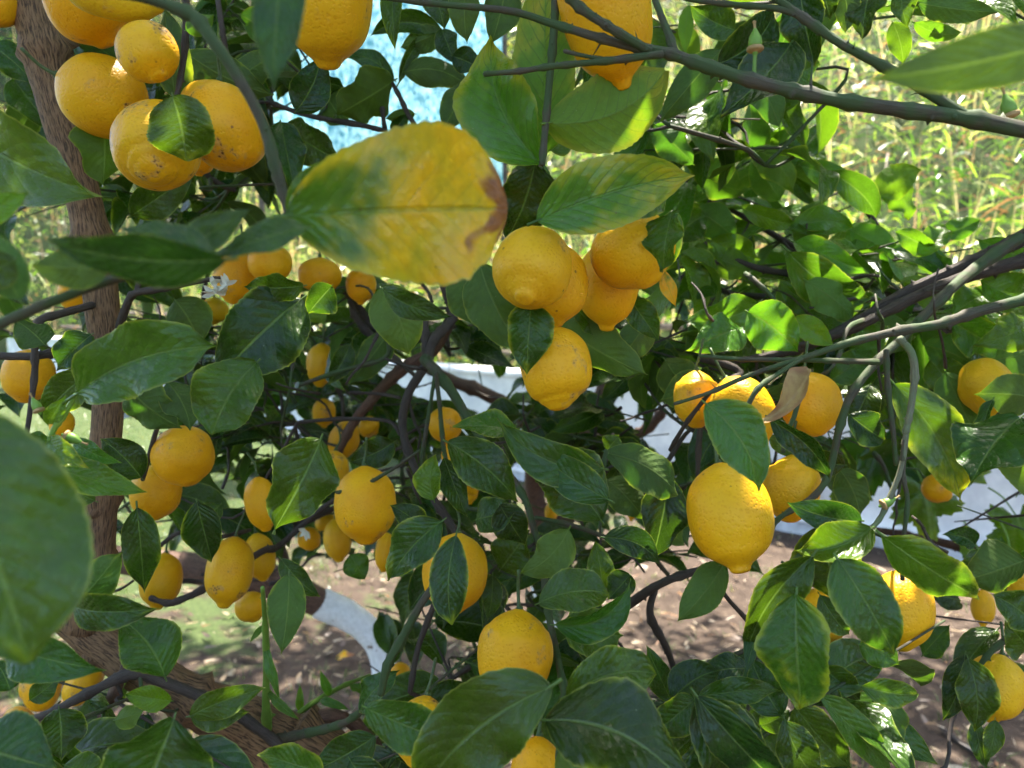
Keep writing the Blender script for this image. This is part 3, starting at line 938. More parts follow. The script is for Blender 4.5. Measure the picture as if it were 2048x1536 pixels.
branch(T1, [(185, 610, .78, 16), (120, 628, .74, 16), (76, 645, .72, 15), (70, 700, .71, 14), (68, 760, .71, 12), (52, 880, .71, 9)], M_TWIGB, "twig", 8, 5, 0.15, 4)
branch(T1, [(238, 655, .79, 16), (258, 600, .77, 15), (275, 585, .76, 14), (330, 576, .76, 13), (400, 562, .76, 11), (440, 556, .76, 8)], M_TWIGB, "twig", 8, 5, 0.15, 4)
branch(T1, [(275, 585, .77, 12), (280, 545, .77, 11), (286, 500, .78, 9)], M_TWIGB, "twig", 7, 4)
branch(T1, [(225, -15, .36, 20), (300, -2, .365, 22), (385, 32, .37, 26), (425, 80, .37, 25), (480, 160, .375, 22), (525, 245, .38, 22), (550, 330, .385, 21), (570, 400, .39, 19), (580, 445, .39, 16)], M_TWIGG, "twig", 12, 6, 0.10, 7)
branch(T1, [(-40, 665, .33, 22), (120, 597, .33, 20), (240, 555, .33, 18), (350, 533, .33, 15), (450, 505, .335, 13), (520, 480, .335, 12), (592, 452, .34, 11)], M_TWIGG, "twig", 10, 6, 0.08, 3)
branch(T1, [(372, -30, .62, 15), (372, 60, .62, 14), (366, 130, .62, 12), (352, 198, .61, 9)], M_TWIGB, "twig", 7, 5, 0.15, 3)
branch(T1, [(432, -30, .66, 11), (445, 60, .66, 11), (460, 130, .67, 9), (490, 200, .68, 7)], M_TWIGB, "twig", 7, 5, 0.15, 2)
branch(T1, [(152, 788, .50, 9), (128, 830, .50, 11), (108, 858, .50, 12), (95, 900, .50, 9), (85, 960, .50, 6)], M_SHOOT, "shoot", 8, 5, 0.1, 2)
branch(T1, [(535, 1470, .84, 20), (532, 1400, .80, 16), (533, 1320, .76, 13), (530, 1240, .72, 11), (525, 1175, .68, 8)], M_SHOOT, "shoot", 8, 5, 0.08, 3)
branch(T1, [(560, 1460, .86, 13), (620, 1410, .90, 11), (680, 1375, .95, 9), (740, 1350, 1.0, 6)], M_SHOOT, "shoot", 7, 5, 0.08, 3)
branch(T1, [(548, 1480, .83, 18), (620, 1465, .80, 16), (690, 1445, .74, 14), (735, 1410, .70, 10)], M_TWIGG, "twig", 8, 5, 0.15, 9)
branch(T1, [(560, 1490, .86, 30), (610, 1445, .87, 26), (660, 1430, .88, 26), (705, 1445, .90, 24), (740, 1480, .92, 24), (780, 1540, .95, 26)], M_BARK2, "branch", 10, 5, 0.15, 2)
branch(T1, [(300, 1195, .9, 10), (345, 1205, .9, 12), (420, 1170, .92, 14), (520, 1105, .95, 14), (560, 1090, 1.0, 12), (640, 1020, 1.02, 12), (720, 970, 1.0, 8)], M_TWIGB, "twig", 7, 5, 0.2, 6)
branch(T1, [(300, 1110, .9, 8), (360, 1065, .9, 9), (430, 1075, .9, 9), (500, 1060, .95, 8)], M_TWIGB, "twig", 7, 5, 0.2, 3)
branch(T1, [(285, 960, .8, 8), (310, 870, .78, 10), (325, 830, .77, 10), (345, 780, .77, 9)], M_TWIGB, "twig", 7, 4, 0.15, 2)
branch(T1, [(240, 250, .84, 10), (300, 240, .86, 11), (420, 355, .9, 12), (470, 380, .92, 11)], M_TWIGB, "twig", 7, 5, 0.15, 3)
branch(T1, [(540, 205, .9, 9), (620, 232, .9, 10), (720, 250, .9, 10), (770, 262, .9, 8)], M_TWIGB, "twig", 7, 5, 0.15, 4)
branch(T1, [(780, 158, .9, 7), (800, 195, .9, 9), (820, 235, .9, 10), (850, 275, .9, 10), (900, 300, .95, 10)], M_TWIGB, "twig", 7, 5, 0.15, 4)
branch(T1, [(765, 215, .9, 9), (768, 245, .9, 9), (775, 285, .92, 8)], M_TWIGB, "twig", 7, 4, 0.15, 2)

# ---- tree 2: bent trunk with lime wash, mid-distance branches
branch(T2, [(180, 1110, 1.88, 50), (300, 1128, 1.88, 58), (420, 1140, 1.9, 64), (520, 1155, 1.92, 68), (590, 1182, 1.95, 64), (645, 1208, 2.0, 56), (700, 1234, 2.0, 52), (742, 1268, 2.0, 47), (766, 1322, 2.0, 44), (772, 1400, 2.0, 50), (768, 1550, 2.0, 56)], M_BARK2, "trunk", 18, 6, 0.03, 0, world_pts=[(b2.x, b2.y, 0.2, 0.055), (b2.x, b2.y, -0.05, 0.07)])
wpts = pix([(640, 1206, 2.0, 62), (665, 1217, 2.0, 61), (700, 1234, 2.0, 58), (742, 1268, 2.0, 53), (766, 1322, 2.0, 50), (772, 1400, 2.0, 57), (768, 1550, 2.0, 63)]) + [(b2.x, b2.y, 0.2, 0.0575), (b2.x, b2.y, -0.04, 0.0725)]
def lime_material():
    n = NT("lime_wash")
    oc = n.n("ShaderNodeTexCoord").outputs["Object"]
    a1, a2 = n.noise(oc, 18.0, 5, 0.65), n.noise(oc, 90.0, 4, 0.7)
    col = n.mix(n.ss(a2, 0.35, 0.65), (0.74, 0.74, 0.72), (0.88, 0.88, 0.87))
    col = n.mix(n.ss(n.m('MULTIPLY_ADD', a2, 0.4, a1), 0.82, 0.90), col, (0.22, 0.15, 0.10))
    return n.done(n.bsdf(col, 0.85, 0.2, n.bump(n.m('ADD', a1, a2), 0.6, 0.004)))
M_LIME = lime_material()
link("lime_wash", tube_mesh("lime_wash", wpts, 24, 6, 0.03, 0, 5), M_LIME, T2)
branch(T2, [(880, 540, 1.0, 16), (892, 585, 1.0, 18), (905, 635, 1.0, 19), (868, 680, .98, 18), (848, 735, .96, 20), (818, 785, .95, 18), (805, 850, .95, 17), (825, 925, .93, 16), (862, 990, .9, 15), (900, 1045, .88, 16), (922, 1085, .86, 11)], M_TWIGB, "branch", 10, 6, 0.15, 9)
branch(T2, [(848, 640, 1.0, 14), (852, 680, .99, 18), (855, 720, .98, 22)], M_TWIGB, "branch", 9, 4, 0.15, 2)
branch(T2, [(905, 632, 1.02, 24), (866, 700, 1.05, 25), (800, 742, 1.06, 23), (752, 790, 1.08, 22), (705, 848, 1.1, 19), (672, 915, 1.12, 14), (650, 960, 1.12, 10)], M_BARK2, "branch", 10, 6, 0.12, 5)
branch(T2, [(847, 715, .92, 20), (900, 778, .9, 20), (952, 862, .88, 17), (1005, 930, .86, 15), (1048, 995, .84, 14), (1065, 1045, .8, 13), (1085, 1130, .74, 13), (1096, 1220, .68, 14), (1118, 1330, .6, 15), (1130, 1400, .56, 15), (1122, 1480, .52, 16), (1118, 1580, .5, 17)], M_TWIGG, "branch", 10, 6, 0.10, 12)
branch(T2, [(870, 745, .9, 8), (862, 800, .9, 8), (846, 900, .9, 9), (843, 935, .9, 6)], M_TWIGG, "twig", 7, 5, 0.15, 3)
branch(T2, [(872, 745, .88, 9), (880, 820, .88, 9), (888, 900, .88, 8), (905, 960, .88, 6)], M_TWIGG, "twig", 7, 5, 0.15, 3)
branch(T2, [(700, 600, 1.1, 12), (715, 640, 1.1, 14), (760, 690, 1.08, 13), (800, 725, 1.05, 10), (840, 760, 1.0, 8)], M_TWIGB, "twig", 8, 5, 0.2, 6)
branch(T2, [(690, 580, 1.1, 16), (722, 620, 1.12, 16), (745, 655, 1.12, 12), (775, 660, 1.1, 7)], M_TWIGB, "twig", 8, 5, 0.2, 5)
branch(T2, [(600, 770, .95, 8), (680, 742, .96, 9), (770, 716, .97, 9), (775, 680, .97, 8)], M_TWIGG, "twig", 7, 5, 0.15, 4)
branch(T2, [(595, 845, .98, 7), (680, 838, .98, 8), (775, 842, .97, 8), (800, 870, .96, 7)], M_TWIGB, "twig", 7, 5, 0.15, 4)
branch(T2, [(700, 785, 1.0, 7), (760, 788, 1.0, 7), (800, 795, .97, 7)], M_TWIGB, "twig", 6, 4, 0.15, 2)
branch(T2, [(560, 1095, 1.3, 22), (580, 1060, 1.3, 18), (640, 1030, 1.28, 12), (700, 1000, 1.25, 9)], M_TWIGB, "branch", 8, 5, 0.15, 3)
branch(T2, [(575, 1150, 1.6, 24), (565, 1110, 1.45, 22), (558, 1092, 1.35, 20)], M_TWIGB, "branch", 8, 4)
branch(T2, [(672, 985, .8, 6), (720, 975, .8, 8), (790, 935, .8, 7), (840, 900, .8, 5)], M_TWIGG, "twig", 7, 5, 0.12, 4)

# ---- tree 3: reddish limbs, whitewashed foot
branch(T3, [(1165, 820, 2.2, 46), (1172, 880, 2.2, 56), (1140, 980, 2.22, 62), (1105, 1060, 2.25, 68), (1088, 1120, 2.28, 60), (1088, 1180, 2.3, 48), (1095, 1300, 2.3, 48), (1098, 1500, 2.3, 50)], M_BARK2, "trunk", 16, 6, 0.03, 0, world_pts=[(b3.x, b3.y, 0.1, 0.045), (b3.x, b3.y, -0.05, 0.055)])
w3 = pix([(1088, 1150, 2.29, 60), (1088, 1180, 2.3, 52), (1095, 1300, 2.3, 52), (1098, 1500, 2.3, 54)]) + [(b3.x, b3.y, 0.1, 0.048), (b3.x, b3.y, -0.04, 0.058)]
link("lime_wash", tube_mesh("lime_wash", w3, 16, 6, 0.03, 0, 9), M_LIME, T3)
branch(T3, [(858, 735, 1.8, 22), (905, 762, 1.85, 24), (965, 785, 1.9, 27), (1035, 825, 2.0, 30), (1070, 880, 2.1, 34), (1068, 980, 2.2, 38), (1085, 1080, 2.25, 44)], M_BARK2, "limb", 12, 6, 0.1, 3)
branch(T3, [(1210, 690, 2.2, 24), (1208, 760, 2.2, 26), (1202, 840, 2.2, 28), (1180, 920, 2.22, 34), (1140, 990, 2.24, 40)], M_BARK2, "limb", 12, 6, 0.1, 3)
branch(T3, [(1330, 820, 2.0, 16), (1290, 860, 2.05, 22), (1240, 890, 2.1, 28), (1195, 960, 2.2, 32), (1150, 1030, 2.25, 34)], M_BARK2, "limb", 12, 6, 0.1, 3)
branch(T3, [(1130, 770, 2.0, 30), (1150, 830, 2.1, 40), (1170, 880, 2.2, 46)], M_BARK2, "limb", 12, 5, 0.1, 1)
branch(T3, [(1500, 1115, .78, 12), (1400, 1140, .8, 15), (1320, 1168, .8, 17), (1250, 1215, .84, 20), (1170, 1275, .9, 20), (1100, 1325, .98, 20), (980, 1385, 1.1, 20), (880, 1395, 1.2, 20), (830, 1410, 1.25, 18)], M_TWIGB, "branch", 9, 6, 0.15, 7)
branch(T3, [(1310, 1178, .82, 14), (1300, 1230, .82, 15), (1330, 1290, .84, 14), (1350, 1345, .86, 11), (1358, 1400, .88, 8)], M_TWIGB, "twig", 8, 5, 0.15, 3)
branch(T3, [(820, 1385, .8, 10), (835, 1300, .8, 12), (862, 1225, .8, 12), (880, 1180, .8, 10), (905, 1130, .8, 7)], M_TWIGB, "twig", 8, 5, 0.15, 4)
branch(T3, [(762, 1390, .62, 15), (775, 1330, .62, 17), (800, 1285, .62, 18), (838, 1215, .61, 16), (880, 1150, .6, 12), (905, 1090, .6, 8)], M_TWIGG, "twig", 9, 5, 0.12, 5)
branch(T3, [(960, 1320, 1.0, 9), (900, 1360, 1.0, 10), (850, 1390, 1.0, 10)], M_TWIGB, "twig", 7, 4, 0.15, 3)
branch(T3, [(1070, 1035, .84, 9), (1140, 1050, .84, 10), (1200, 1070, .84, 9), (1255, 1095, .84, 7)], M_TWIGG, "twig", 8, 5, 0.12, 3)
branch(T3, [(1200, 1060, .66, 6), (1203, 990, .66, 9), (1206, 940, .66, 10), (1212, 900, .66, 9)], M_TWIGG, "twig", 8, 4, 0.12, 3)
branch(T3, [(1405, 900, .9, 7), (1380, 860, .9, 9), (1325, 940, .9, 9), (1290, 990, .92, 8)], M_TWIGB, "twig", 7, 5, 0.12, 3)
branch(T3, [(1415, 1400, .58, 12), (1385, 1398, .58, 14), (1330, 1405, .58, 12), (1250, 1425, .57, 11), (1140, 1440, .56, 11)], M_TWIGG, "twig", 8, 5, 0.12, 4)
branch(T3, [(1420, 1130, .8, 8), (1450, 1190, .85, 9), (1520, 1270, .9, 9), (1560, 1340, .95, 8)], M_TWIGB, "twig", 7, 5, 0.12, 3)

# ---- tree 4: branches that come in from the right
trunk4 = [(1.02, 0.85, -0.05, 0.075), (1.0, 0.84, 0.5, 0.06), (0.95, 0.8, 1.0, 0.052), (0.9, 0.72, 1.4, 0.045), (0.82, 0.62, 1.75, 0.035), (0.72, 0.55, 1.95, 0.02)]
link("trunk", tube_mesh("trunk", trunk4, 16, 6, 0.1, 4, 2), M_BARK, T4)
branch(T4, [(2700, 420, .52, 60), (2350, 320, .5, 42), (2120, 275, .5, 35), (1950, 240, .5, 31), (1820, 222, .5, 29), (1700, 205, .5, 28), (1600, 185, .5, 26), (1500, 160, .5, 25), (1400, 128, .505, 24), (1330, 105, .51, 21), (1250, 90, .51, 18), (1180, 70, .51, 17), (1100, 46, .52, 15), (1020, 22, .52, 14), (900, 10, .53, 12), (740, -8, .55, 10)], M_TWIGG, "branch", 12, 6, 0.12, 22, 4, start=[(0.80, 0.61, 1.78, .014)])
branch(T4, [(1325, 108, .505, 16), (1210, 122, .51, 13), (1100, 133, .512, 12), (1040, 142, .512, 11), (968, 148, .512, 11)], M_TWIGG, "twig", 9, 6, 0.12, 7)
branch(T4, [(1220, 121, .511, 9), (1170, 112, .511, 8), (1128, 102, .511, 9)], M_TWIGG, "twig", 8, 4, 0.12, 2)
branch(T4, [(1300, 102, .508, 18), (1225, 58, .5, 17), (1160, 15, .5, 20), (1130, -20, .5, 22)], M_TWIGG, "twig", 10, 6, 0.12, 4)
branch(T4, [(1352, 114, .51, 17), (1338, 70, .515, 15), (1312, 5, .52, 13), (1300, -40, .52, 12)], M_TWIGG, "twig", 9, 5, 0.12, 2)
branch(T4, [(1945, 240, .5, 23), (1860, 188, .5, 21), (1780, 140, .5, 20), (1690, 92, .5, 18), (1620, 45, .505, 17), (1550, -5, .51, 15), (1500, -40, .51, 14)], M_TWIGG, "branch", 10, 6, 0.12, 7, 2)
branch(T4, [(1620, 40, .505, 13), (1560, 18, .51, 13), (1480, 10, .52, 11), (1400, 2, .53, 10), (1330, -12, .54, 8)], M_TWIGG, "twig", 9, 5, 0.12, 4)
branch(T4, [(1112, -40, .57, 17), (1108, 60, .57, 16), (1100, 150, .57, 15), (1092, 240, .57, 14), (1084, 330, .57, 13)], M_TWIGG, "twig", 10, 6, 0.1, 4)
branch(T4, [(1508, 160, .5, 9), (1509, 130, .5, 8), (1510, 110, .5, 8)], M_SHOOT, "pedicel", 8, 3)
branch(T4, [(2400, 520, .66, 36), (2200, 565, .63, 28), (2080, 592, .62, 24), (1960, 622, .62, 21), (1880, 648, .62, 20), (1800, 662, .62, 18), (1700, 685, .62, 14), (1600, 718, .62, 12), (1500, 750, .62, 10), (1420, 785, .62, 8), (1348, 808, .62, 6)], M_TWIGG, "branch", 11, 6, 0.12, 16, 3, start=[(0.93, 0.77, 1.2, .014)])
branch(T4, [(2350, 300, .82, 44), (2180, 400, .8, 38), (2060, 468, .8, 34), (1980, 508, .8, 28), (1900, 545, .81, 26), (1800, 592, .82, 24), (1720, 640, .84, 21), (1620, 690, .86, 18), (1540, 712, .9, 15), (1470, 722, .92, 12)], M_TWIGB, "branch", 11, 6, 0.12, 9, 1, start=[(0.84, 0.65, 1.68, .018)])
branch(T4, [(2300, 440, .8, 34), (2080, 512, .78, 28), (1950, 548, .78, 26), (1850, 585, .8, 22), (1740, 640, .82, 20), (1680, 668, .84, 16), (1600, 690, .85, 12)], M_TWIGB, "branch", 10, 6, 0.12, 8, start=[(0.88, 0.70, 1.48, .015)])
branch(T4, [(2040, 475, .76, 22), (1960, 530, .74, 24), (1905, 575, .71, 22), (1850, 630, .69, 20), (1800, 680, .68, 18), (1750, 728, .67, 17), (1702, 790, .66, 16), (1678, 860, .66, 15), (1660, 940, .66, 14), (1630, 990, .65, 12), (1560, 1035, .65, 10), (1545, 1060, .65, 7)], M_TWIGG, "branch", 10, 6, 0.12, 10, 1)
branch(T4, [(1755, 724, .64, 12), (1680, 722, .63, 10), (1600, 720, .63, 10), (1480, 718, .64, 9), (1400, 712, .64, 7)], M_TWIGG, "twig", 8, 6, 0.12, 6)
branch(T4, [(1798, 676, .6, 14), (1822, 705, .6, 15), (1829, 745, .6, 15), (1824, 800, .6, 13), (1816, 845, .6, 12), (1810, 868, .6, 13)], M_PALE, "twig", 9, 5, 0.12, 5)
branch(T4, [(1812, 866, .6, 11), (1804, 930, .6, 11), (1784, 985, .6, 10), (1758, 1040, .6, 9), (1725, 1070, .59, 7)], M_PALE, "twig", 8, 5, 0.12, 5)
branch(T4, [(1808, 880, .6, 9), (1806, 950, .6, 9), (1815, 1000, .6, 9), (1808, 1070, .6, 8)], M_TWIGG, "twig", 8, 5, 0.12, 4)
branch(T4, [(1772, 700, .66, 10), (1776, 780, .66, 11), (1786, 860, .66, 10), (1792, 930, .66, 8)], M_TWIGG, "twig", 8, 5, 0.12, 4)
branch(T4, [(1605, 716, .62, 10), (1560, 745, .61, 10), (1515, 778, .6, 10), (1488, 828, .6, 10)], M_TWIGG, "twig", 8, 5, 0.12, 3)
branch(T4, [(1420, 786, .62, 8), (1400, 810, .64, 9), (1370, 850, .66, 9), (1340, 900, .7, 8)], M_TWIGB, "twig", 8, 5, 0.15, 3)
branch(T4, [(1600, 740, .64, 10), (1592, 820, .64, 10), (1572, 870, .64, 9), (1566, 905, .64, 9)], M_TWIGG, "twig", 8, 5, 0.12, 4)
branch(T4, [(1805, 1160, .57, 9), (1800, 1110, .57, 9), (1770, 1075, .58, 9), (1735, 1060, .59, 9)], M_TWIGG, "twig", 8, 4, 0.12, 2)
branch(T4, [(1600, 1190, .56, 9), (1640, 1150, .57, 9), (1690, 1100, .58, 9), (1740, 1055, .59, 9)], M_TWIGB, "twig", 8, 4, 0.12, 3)
branch(T4, [(1545, 1275, .62, 6), (1565, 1235, .61, 8), (1590, 1190, .58, 8)], M_TWIGB, "twig", 7, 4, 0.15, 2)
branch(T4, [(1360, 560, 1.0, 12), (1450, 520, 1.0, 12), (1530, 540, 1.0, 12), (1640, 555, 1.02, 10)], M_TWIGB, "twig", 8, 5, 0.12, 4)
branch(T4, [(1340, 252, .8, 9), (1420, 275, .8, 10), (1495, 300, .82, 9), (1530, 330, .84, 7)], M_TWIGG, "twig", 8, 5, 0.12, 4)
branch(T4, [(2120, 1200, .7, 16), (2030, 1265, .7, 14), (1985, 1300, .7, 12), (1960, 1330, .7, 10)], M_TWIGG, "twig", 8, 5, 0.12, 5)
branch(T4, [(2060, 790, .72, 12), (2010, 820, .7, 12), (1985, 850, .68, 10), (1965, 900, .66, 8)], M_TWIGB, "twig", 8, 5, 0.12, 3)
branch(T4, [(1400, 715, .9, 18), (1480, 745, .9, 16), (1420, 790, .88, 14), (1400, 860, .86, 12), (1395, 960, .85, 8)], M_TWIGB, "twig", 8, 5, 0.15, 4)

# ---- tree 5: leafy crown further back on the right
link("trunk", tube_mesh("trunk", [(1.75, 1.75, -0.05, 0.06), (1.74, 1.74, 0.5, 0.05), (1.66, 1.66, 0.95, 0.042), (1.5, 1.6, 1.3, 0.034), (1.25, 1.5, 1.55, 0.024), (1.05, 1.4, 1.85, 0.015)], 14, 6, 0.1, 3, 12), M_BARK2, T5)
branch(T5, [(2450, 820, 1.6, 34), (2150, 740, 1.5, 30), (1960, 700, 1.42, 26), (1850, 640, 1.35, 22), (1720, 560, 1.28, 18), (1600, 500, 1.22, 14), (1500, 440, 1.2, 10), (1420, 400, 1.2, 7)], M_TWIGB, "branch", 9, 6, 0.12, 6)
branch(T5, [(2200, 745, 1.52, 24), (1900, 690, 1.38, 20), (1760, 650, 1.3, 18), (1620, 600, 1.25, 14), (1480, 590, 1.2, 11), (1380, 560, 1.2, 7)], M_TWIGB, "branch", 9, 6, 0.12, 6)
branch(T5, [(1840, 640, 1.36, 18), (1800, 540, 1.3, 14), (1760, 460, 1.28, 10), (1700, 380, 1.25, 7)], M_TWIGB, "branch", 8, 6, 0.12, 4)

# ================================================================== LEMONS (centre, width, length in photo px, distance)
lemon(-8, 12, 85, 90, .78, "lemon cut by the picture's top edge, beside the trunk's outer side", 100)
lemon(172, 8, 150, 170, .66, "deep orange lemon at the top edge just beside the trunk, scratched rind", 62, 10, blem=.5, orange=.7, nip=.5)
lemon(228, -6, 88, 185, .60, "long slender yellow lemon lying across the top edge near the trunk", 12, 0, pale=.7, nip=.35)
lemon(296, 106, 116, 124, .60, "small lemon with a patch of black specks in the cluster beside the trunk", 65, 35, blem=.75, nip=.45, stem=False)
lemon(208, 194, 158, 178, .68, "lemon half hidden by the trunk, under the speckled one", 25, 10, blem=.45, nip=.3, orange=.25)
lemon(313, 292, 168, 170, .60, "round lemon seen end on, lowest of the trunk cluster, leaf on its shoulder", 100, 58, nip=.35, blem=.6, ring=.12, stem=False)
lemon(452, 256, 160, 176, .64, "lemon with a round scab, rightmost of the cluster beside the trunk", 55, 40, nip=.2, blem=.5, stem=False)
lemon(428, 222, 130, 120, .70, "lemon peeping out above the scabbed one of the trunk cluster", 100, 0, nip=.3)
lemon(398, 322, 60, 60, .72, "sliver of orange lemon between the two lowest lemons of the trunk cluster", 90, orange=.7)
lemon(652, 0, 184, 262, .57, "big lemon hanging nipple down at the top edge beside the blue net", 88, 0, nip=.55, ring=.03, orange=.2)
lemon(1212, 28, 180, 300, .57, "big lemon behind the bare twigs at the top edge, nipple pointing down", 78, 0, nip=.75, orange=.15)
lemon(62, 138, 60, 60, .90, "small piece of orange lemon showing just outside the trunk", 90, orange=.6)
lemon(540, 526, 86, 84, .95, "round lemon just below the blurred yellow leaf's stalk", 95, 0, nip=.3)
lemon(474, 552, 90, 115, 1.0, "orange lemon next to the white blossom", 100, 0, orange=.6, nip=.3)
lemon(150, 588, 60, 80, .95, "orange lemon half behind the trunk at the level of the blossom", 90, orange=.7)
lemon(640, 552, 85, 75, 1.02, "lemon just under the blurred yellow leaf's lower edge", 90, orange=.4)
lemon(722, 572, 60, 75, 1.05, "orange lemon tip showing under the middle of the blurred yellow leaf", 90, orange=.6)
lemon(428, 622, 56, 56, 1.3, "small pale lemon below the white blossom", 90, pale=.4)
lemon(57, 752, 96, 110, .85, "dim orange lemon at the left picture edge behind dark twigs", 100, orange=.6, nip=.3)
lemon(124, 848, 46, 60, .95, "lemon hidden behind the two young fruitlets, left of the trunk", 90, orange=.3)
lemon(642, 730, 58, 90, 1.15, "narrow lemon hanging under a dark leaf left of the purple branch", 95, nip=.4, orange=.3)
lemon(648, 826, 46, 60, 1.35, "dull lemon low behind the twigs left of the purple branch", 90, blem=.4)
lemon(1064, 538, 158, 176, .545, "lemon facing the viewer with its nipple, front of the middle cluster", 105, 48, nip=1, blem=.35, ring=.10, stem=False)
lemon(1102, 570, 150, 176, .60, "lemon directly behind the front one of the middle cluster", 88, 10, nip=.5, stem=False)
lemon(1216, 572, 122, 182, .66, "pointed lemon in the middle cluster between two others, nipple down", 92, 0, nip=.85)
lemon(1266, 502, 168, 160, .60, "lemon under the veined green leaf, topmost of the middle cluster", 60, 12, nip=.35, stem=False)
lemon(1112, 735, 144, 172, .58, "lemon hanging alone below the middle cluster, with a ringed nipple", 80, 12, nip=.35, ring=.09, blem=.3, crook=.25)
lemon(890, 850, 68, 74, 1.0, "round lemon behind thin hanging twigs, left of the lone ringed lemon", 80, nip=.3, orange=.3)
lemon(688, 880, 78, 62, 1.15, "dull lemon lying sideways among dark leaves left of the purple branch", 20, blem=.6, nip=.3)
lemon(738, 854, 44, 42, 1.35, "tiny yellow lemon between twigs just left of the purple branch", 40)
lemon(664, 942, 66, 84, 1.05, "lemon above the large one left of the purple branch", 100, nip=.3)
lemon(731, 1010, 122, 158, .82, "large smooth lemon left of the purple branch in the middle", 88, 0, nip=.35)
lemon(524, 1008, 66, 112, .90, "lemon half covered by a dark glossy leaf, left of the large smooth one", 80, nip=.4)
lemon(910, 1146, 130, 160, .74, "lemon split in view by a dark yellow-tipped leaf hanging over it", 95, 0, nip=.3)
lemon(922, 938, 60, 120, 1.0, "slim lemon slanting behind a broad dark leaf right of the purple branch", 60, nip=.4)
lemon(367, 912, 120, 126, .80, "round shaded lemon hanging right beside the trunk", 75, 20, nip=.3, orange=.15)
lemon(312, 984, 96, 114, .90, "pebbled lemon touching the round shaded one beside the trunk", 100, 0, nip=.25)
lemon(322, 1162, 80, 112, .95, "pointed lemon low beside the trunk, half behind a hanging leaf", 100, nip=.5)
lemon(459, 1144, 92, 142, .90, "pointed lemon low in the middle of the group above the grass", 100, 0, nip=.55)
lemon(520, 1114, 60, 98, 1.0, "lemon tucked behind the pointed one above the grass", 80, nip=.4)
lemon(502, 1214, 62, 62, 1.0, "round lemon above the grass, beside an upright green shoot", 70, nip=.35)
lemon(618, 1078, 48, 46, 1.3, "small lemon among the distant ones above the whitewashed trunk, farthest left", 150, nip=.4)
lemon(675, 1080, 54, 88, 1.2, "lemon under the large smooth one, above the whitewashed trunk", 85, nip=.4)
lemon(652, 1046, 44, 44, 1.4, "small far lemon peeping above its neighbours over the whitewashed trunk", 90)
lemon(770, 1104, 40, 80, 1.1, "narrow lemon behind leaves right of the large smooth one", 95, nip=.4)
lemon(1030, 1312, 150, 186, .60, "big lemon standing on the edge of a broad green leaf, stalk visible", 95, -8, nip=.3, orange=.12, neck=.25)
lemon(842, 1462, 104, 136, .62, "lemon covered by a yellow-edged leaf near the bottom edge", 100, 0, nip=.3)
lemon(1072, 1545, 100, 136, .55, "lemon at the bottom edge under the broad green leaf", 95, 0, nip=.4)
lemon(800, 1347, 40, 44, 1.3, "small lemon beside the whitewashed trunk", 90)
lemon(82, 1372, 96, 76, .95, "lemon lying low behind twigs at the left edge under the limb", 170, nip=.4)
lemon(168, 1366, 92, 66, .92, "lemon wedged under the brown limb in the lower left", 30, nip=.4)
lemon(40, 1452, 80, 60, .95, "lowest lemon in the left bottom corner, behind leaves", 150)
lemon(1459, 1034, 168, 222, .58, "largest lemon in front, hanging under a pointed green leaf, nipple down", 78, 3, nip=.9, crook=.55)
lemon(1582, 976, 112, 138, .68, "lemon with a thick neck right behind the largest one", 95, 0, nip=.2, neck=.7, orange=.2)
lemon(1393, 798, 92, 118, .74, "lemon on the far left of the row under the green branch", 90, nip=.3, orange=.4, neck=.5)
lemon(1488, 826, 122, 160, .68, "scarred lemon in the middle of the row under the green branch", 62, 0, nip=.7, blem=.35, orange=.2)
lemon(1622, 808, 116, 132, .70, "smooth lemon at the right end of the row, beside the dry leaf", 80, 10, nip=.2)
lemon(1974, 776, 122, 104, .78, "lemon near the right picture edge behind a grey-green leaf", 160, 10, nip=.3)
lemon(1875, 977, 58, 60, 1.1, "small round lemon in front of the vine leaves and the white wall", 40, 0, nip=.4, orange=.3)
lemon(1802, 1220, 122, 160, .66, "large lemon behind the drooping leaves, right of the biggest one", 92, 0, nip=.25)
lemon(1640, 1232, 120, 110, .66, "lemon almost hidden behind the broad yellow-edged leaf", 60, nip=.35)
lemon(1990, 1376, 110, 136, .72, "lemon at the lower right, nipple down, leaves on its left", 102, 0, nip=.55, crook=.2)
lemon(1966, 1216, 44, 74, 1.1, "dim lemon behind leaves above the lower right one", 90, orange=.2)
lemon(2040, 1172, 56, 50, 1.0, "lemon cut off by the right picture edge, above the lower right one", 150)
lemon(2062, 1388, 60, 60, .85, "sliver of lemon at the right edge behind the lower right one", 90)
lemon(1266, 1012, 26, 60, 1.5, "thin bright slip of lemon left of the largest one, behind leaves", 100)
lemon(936, 982, 40, 54, 1.15, "small lemon behind the slim slanting one, right of the purple branch", 80)
lemon(1104, 1022, 44, 30, 1.6, "dull little lemon on the reddish trunk behind leaves", 10, blem=.5)
lemon(1212, 1306, 44, 36, 1.2, "tip of a lemon under the curled leaves right of the big standing one", 60)

# ================================================================== LEAVES SEEN ONE BY ONE
h = hero
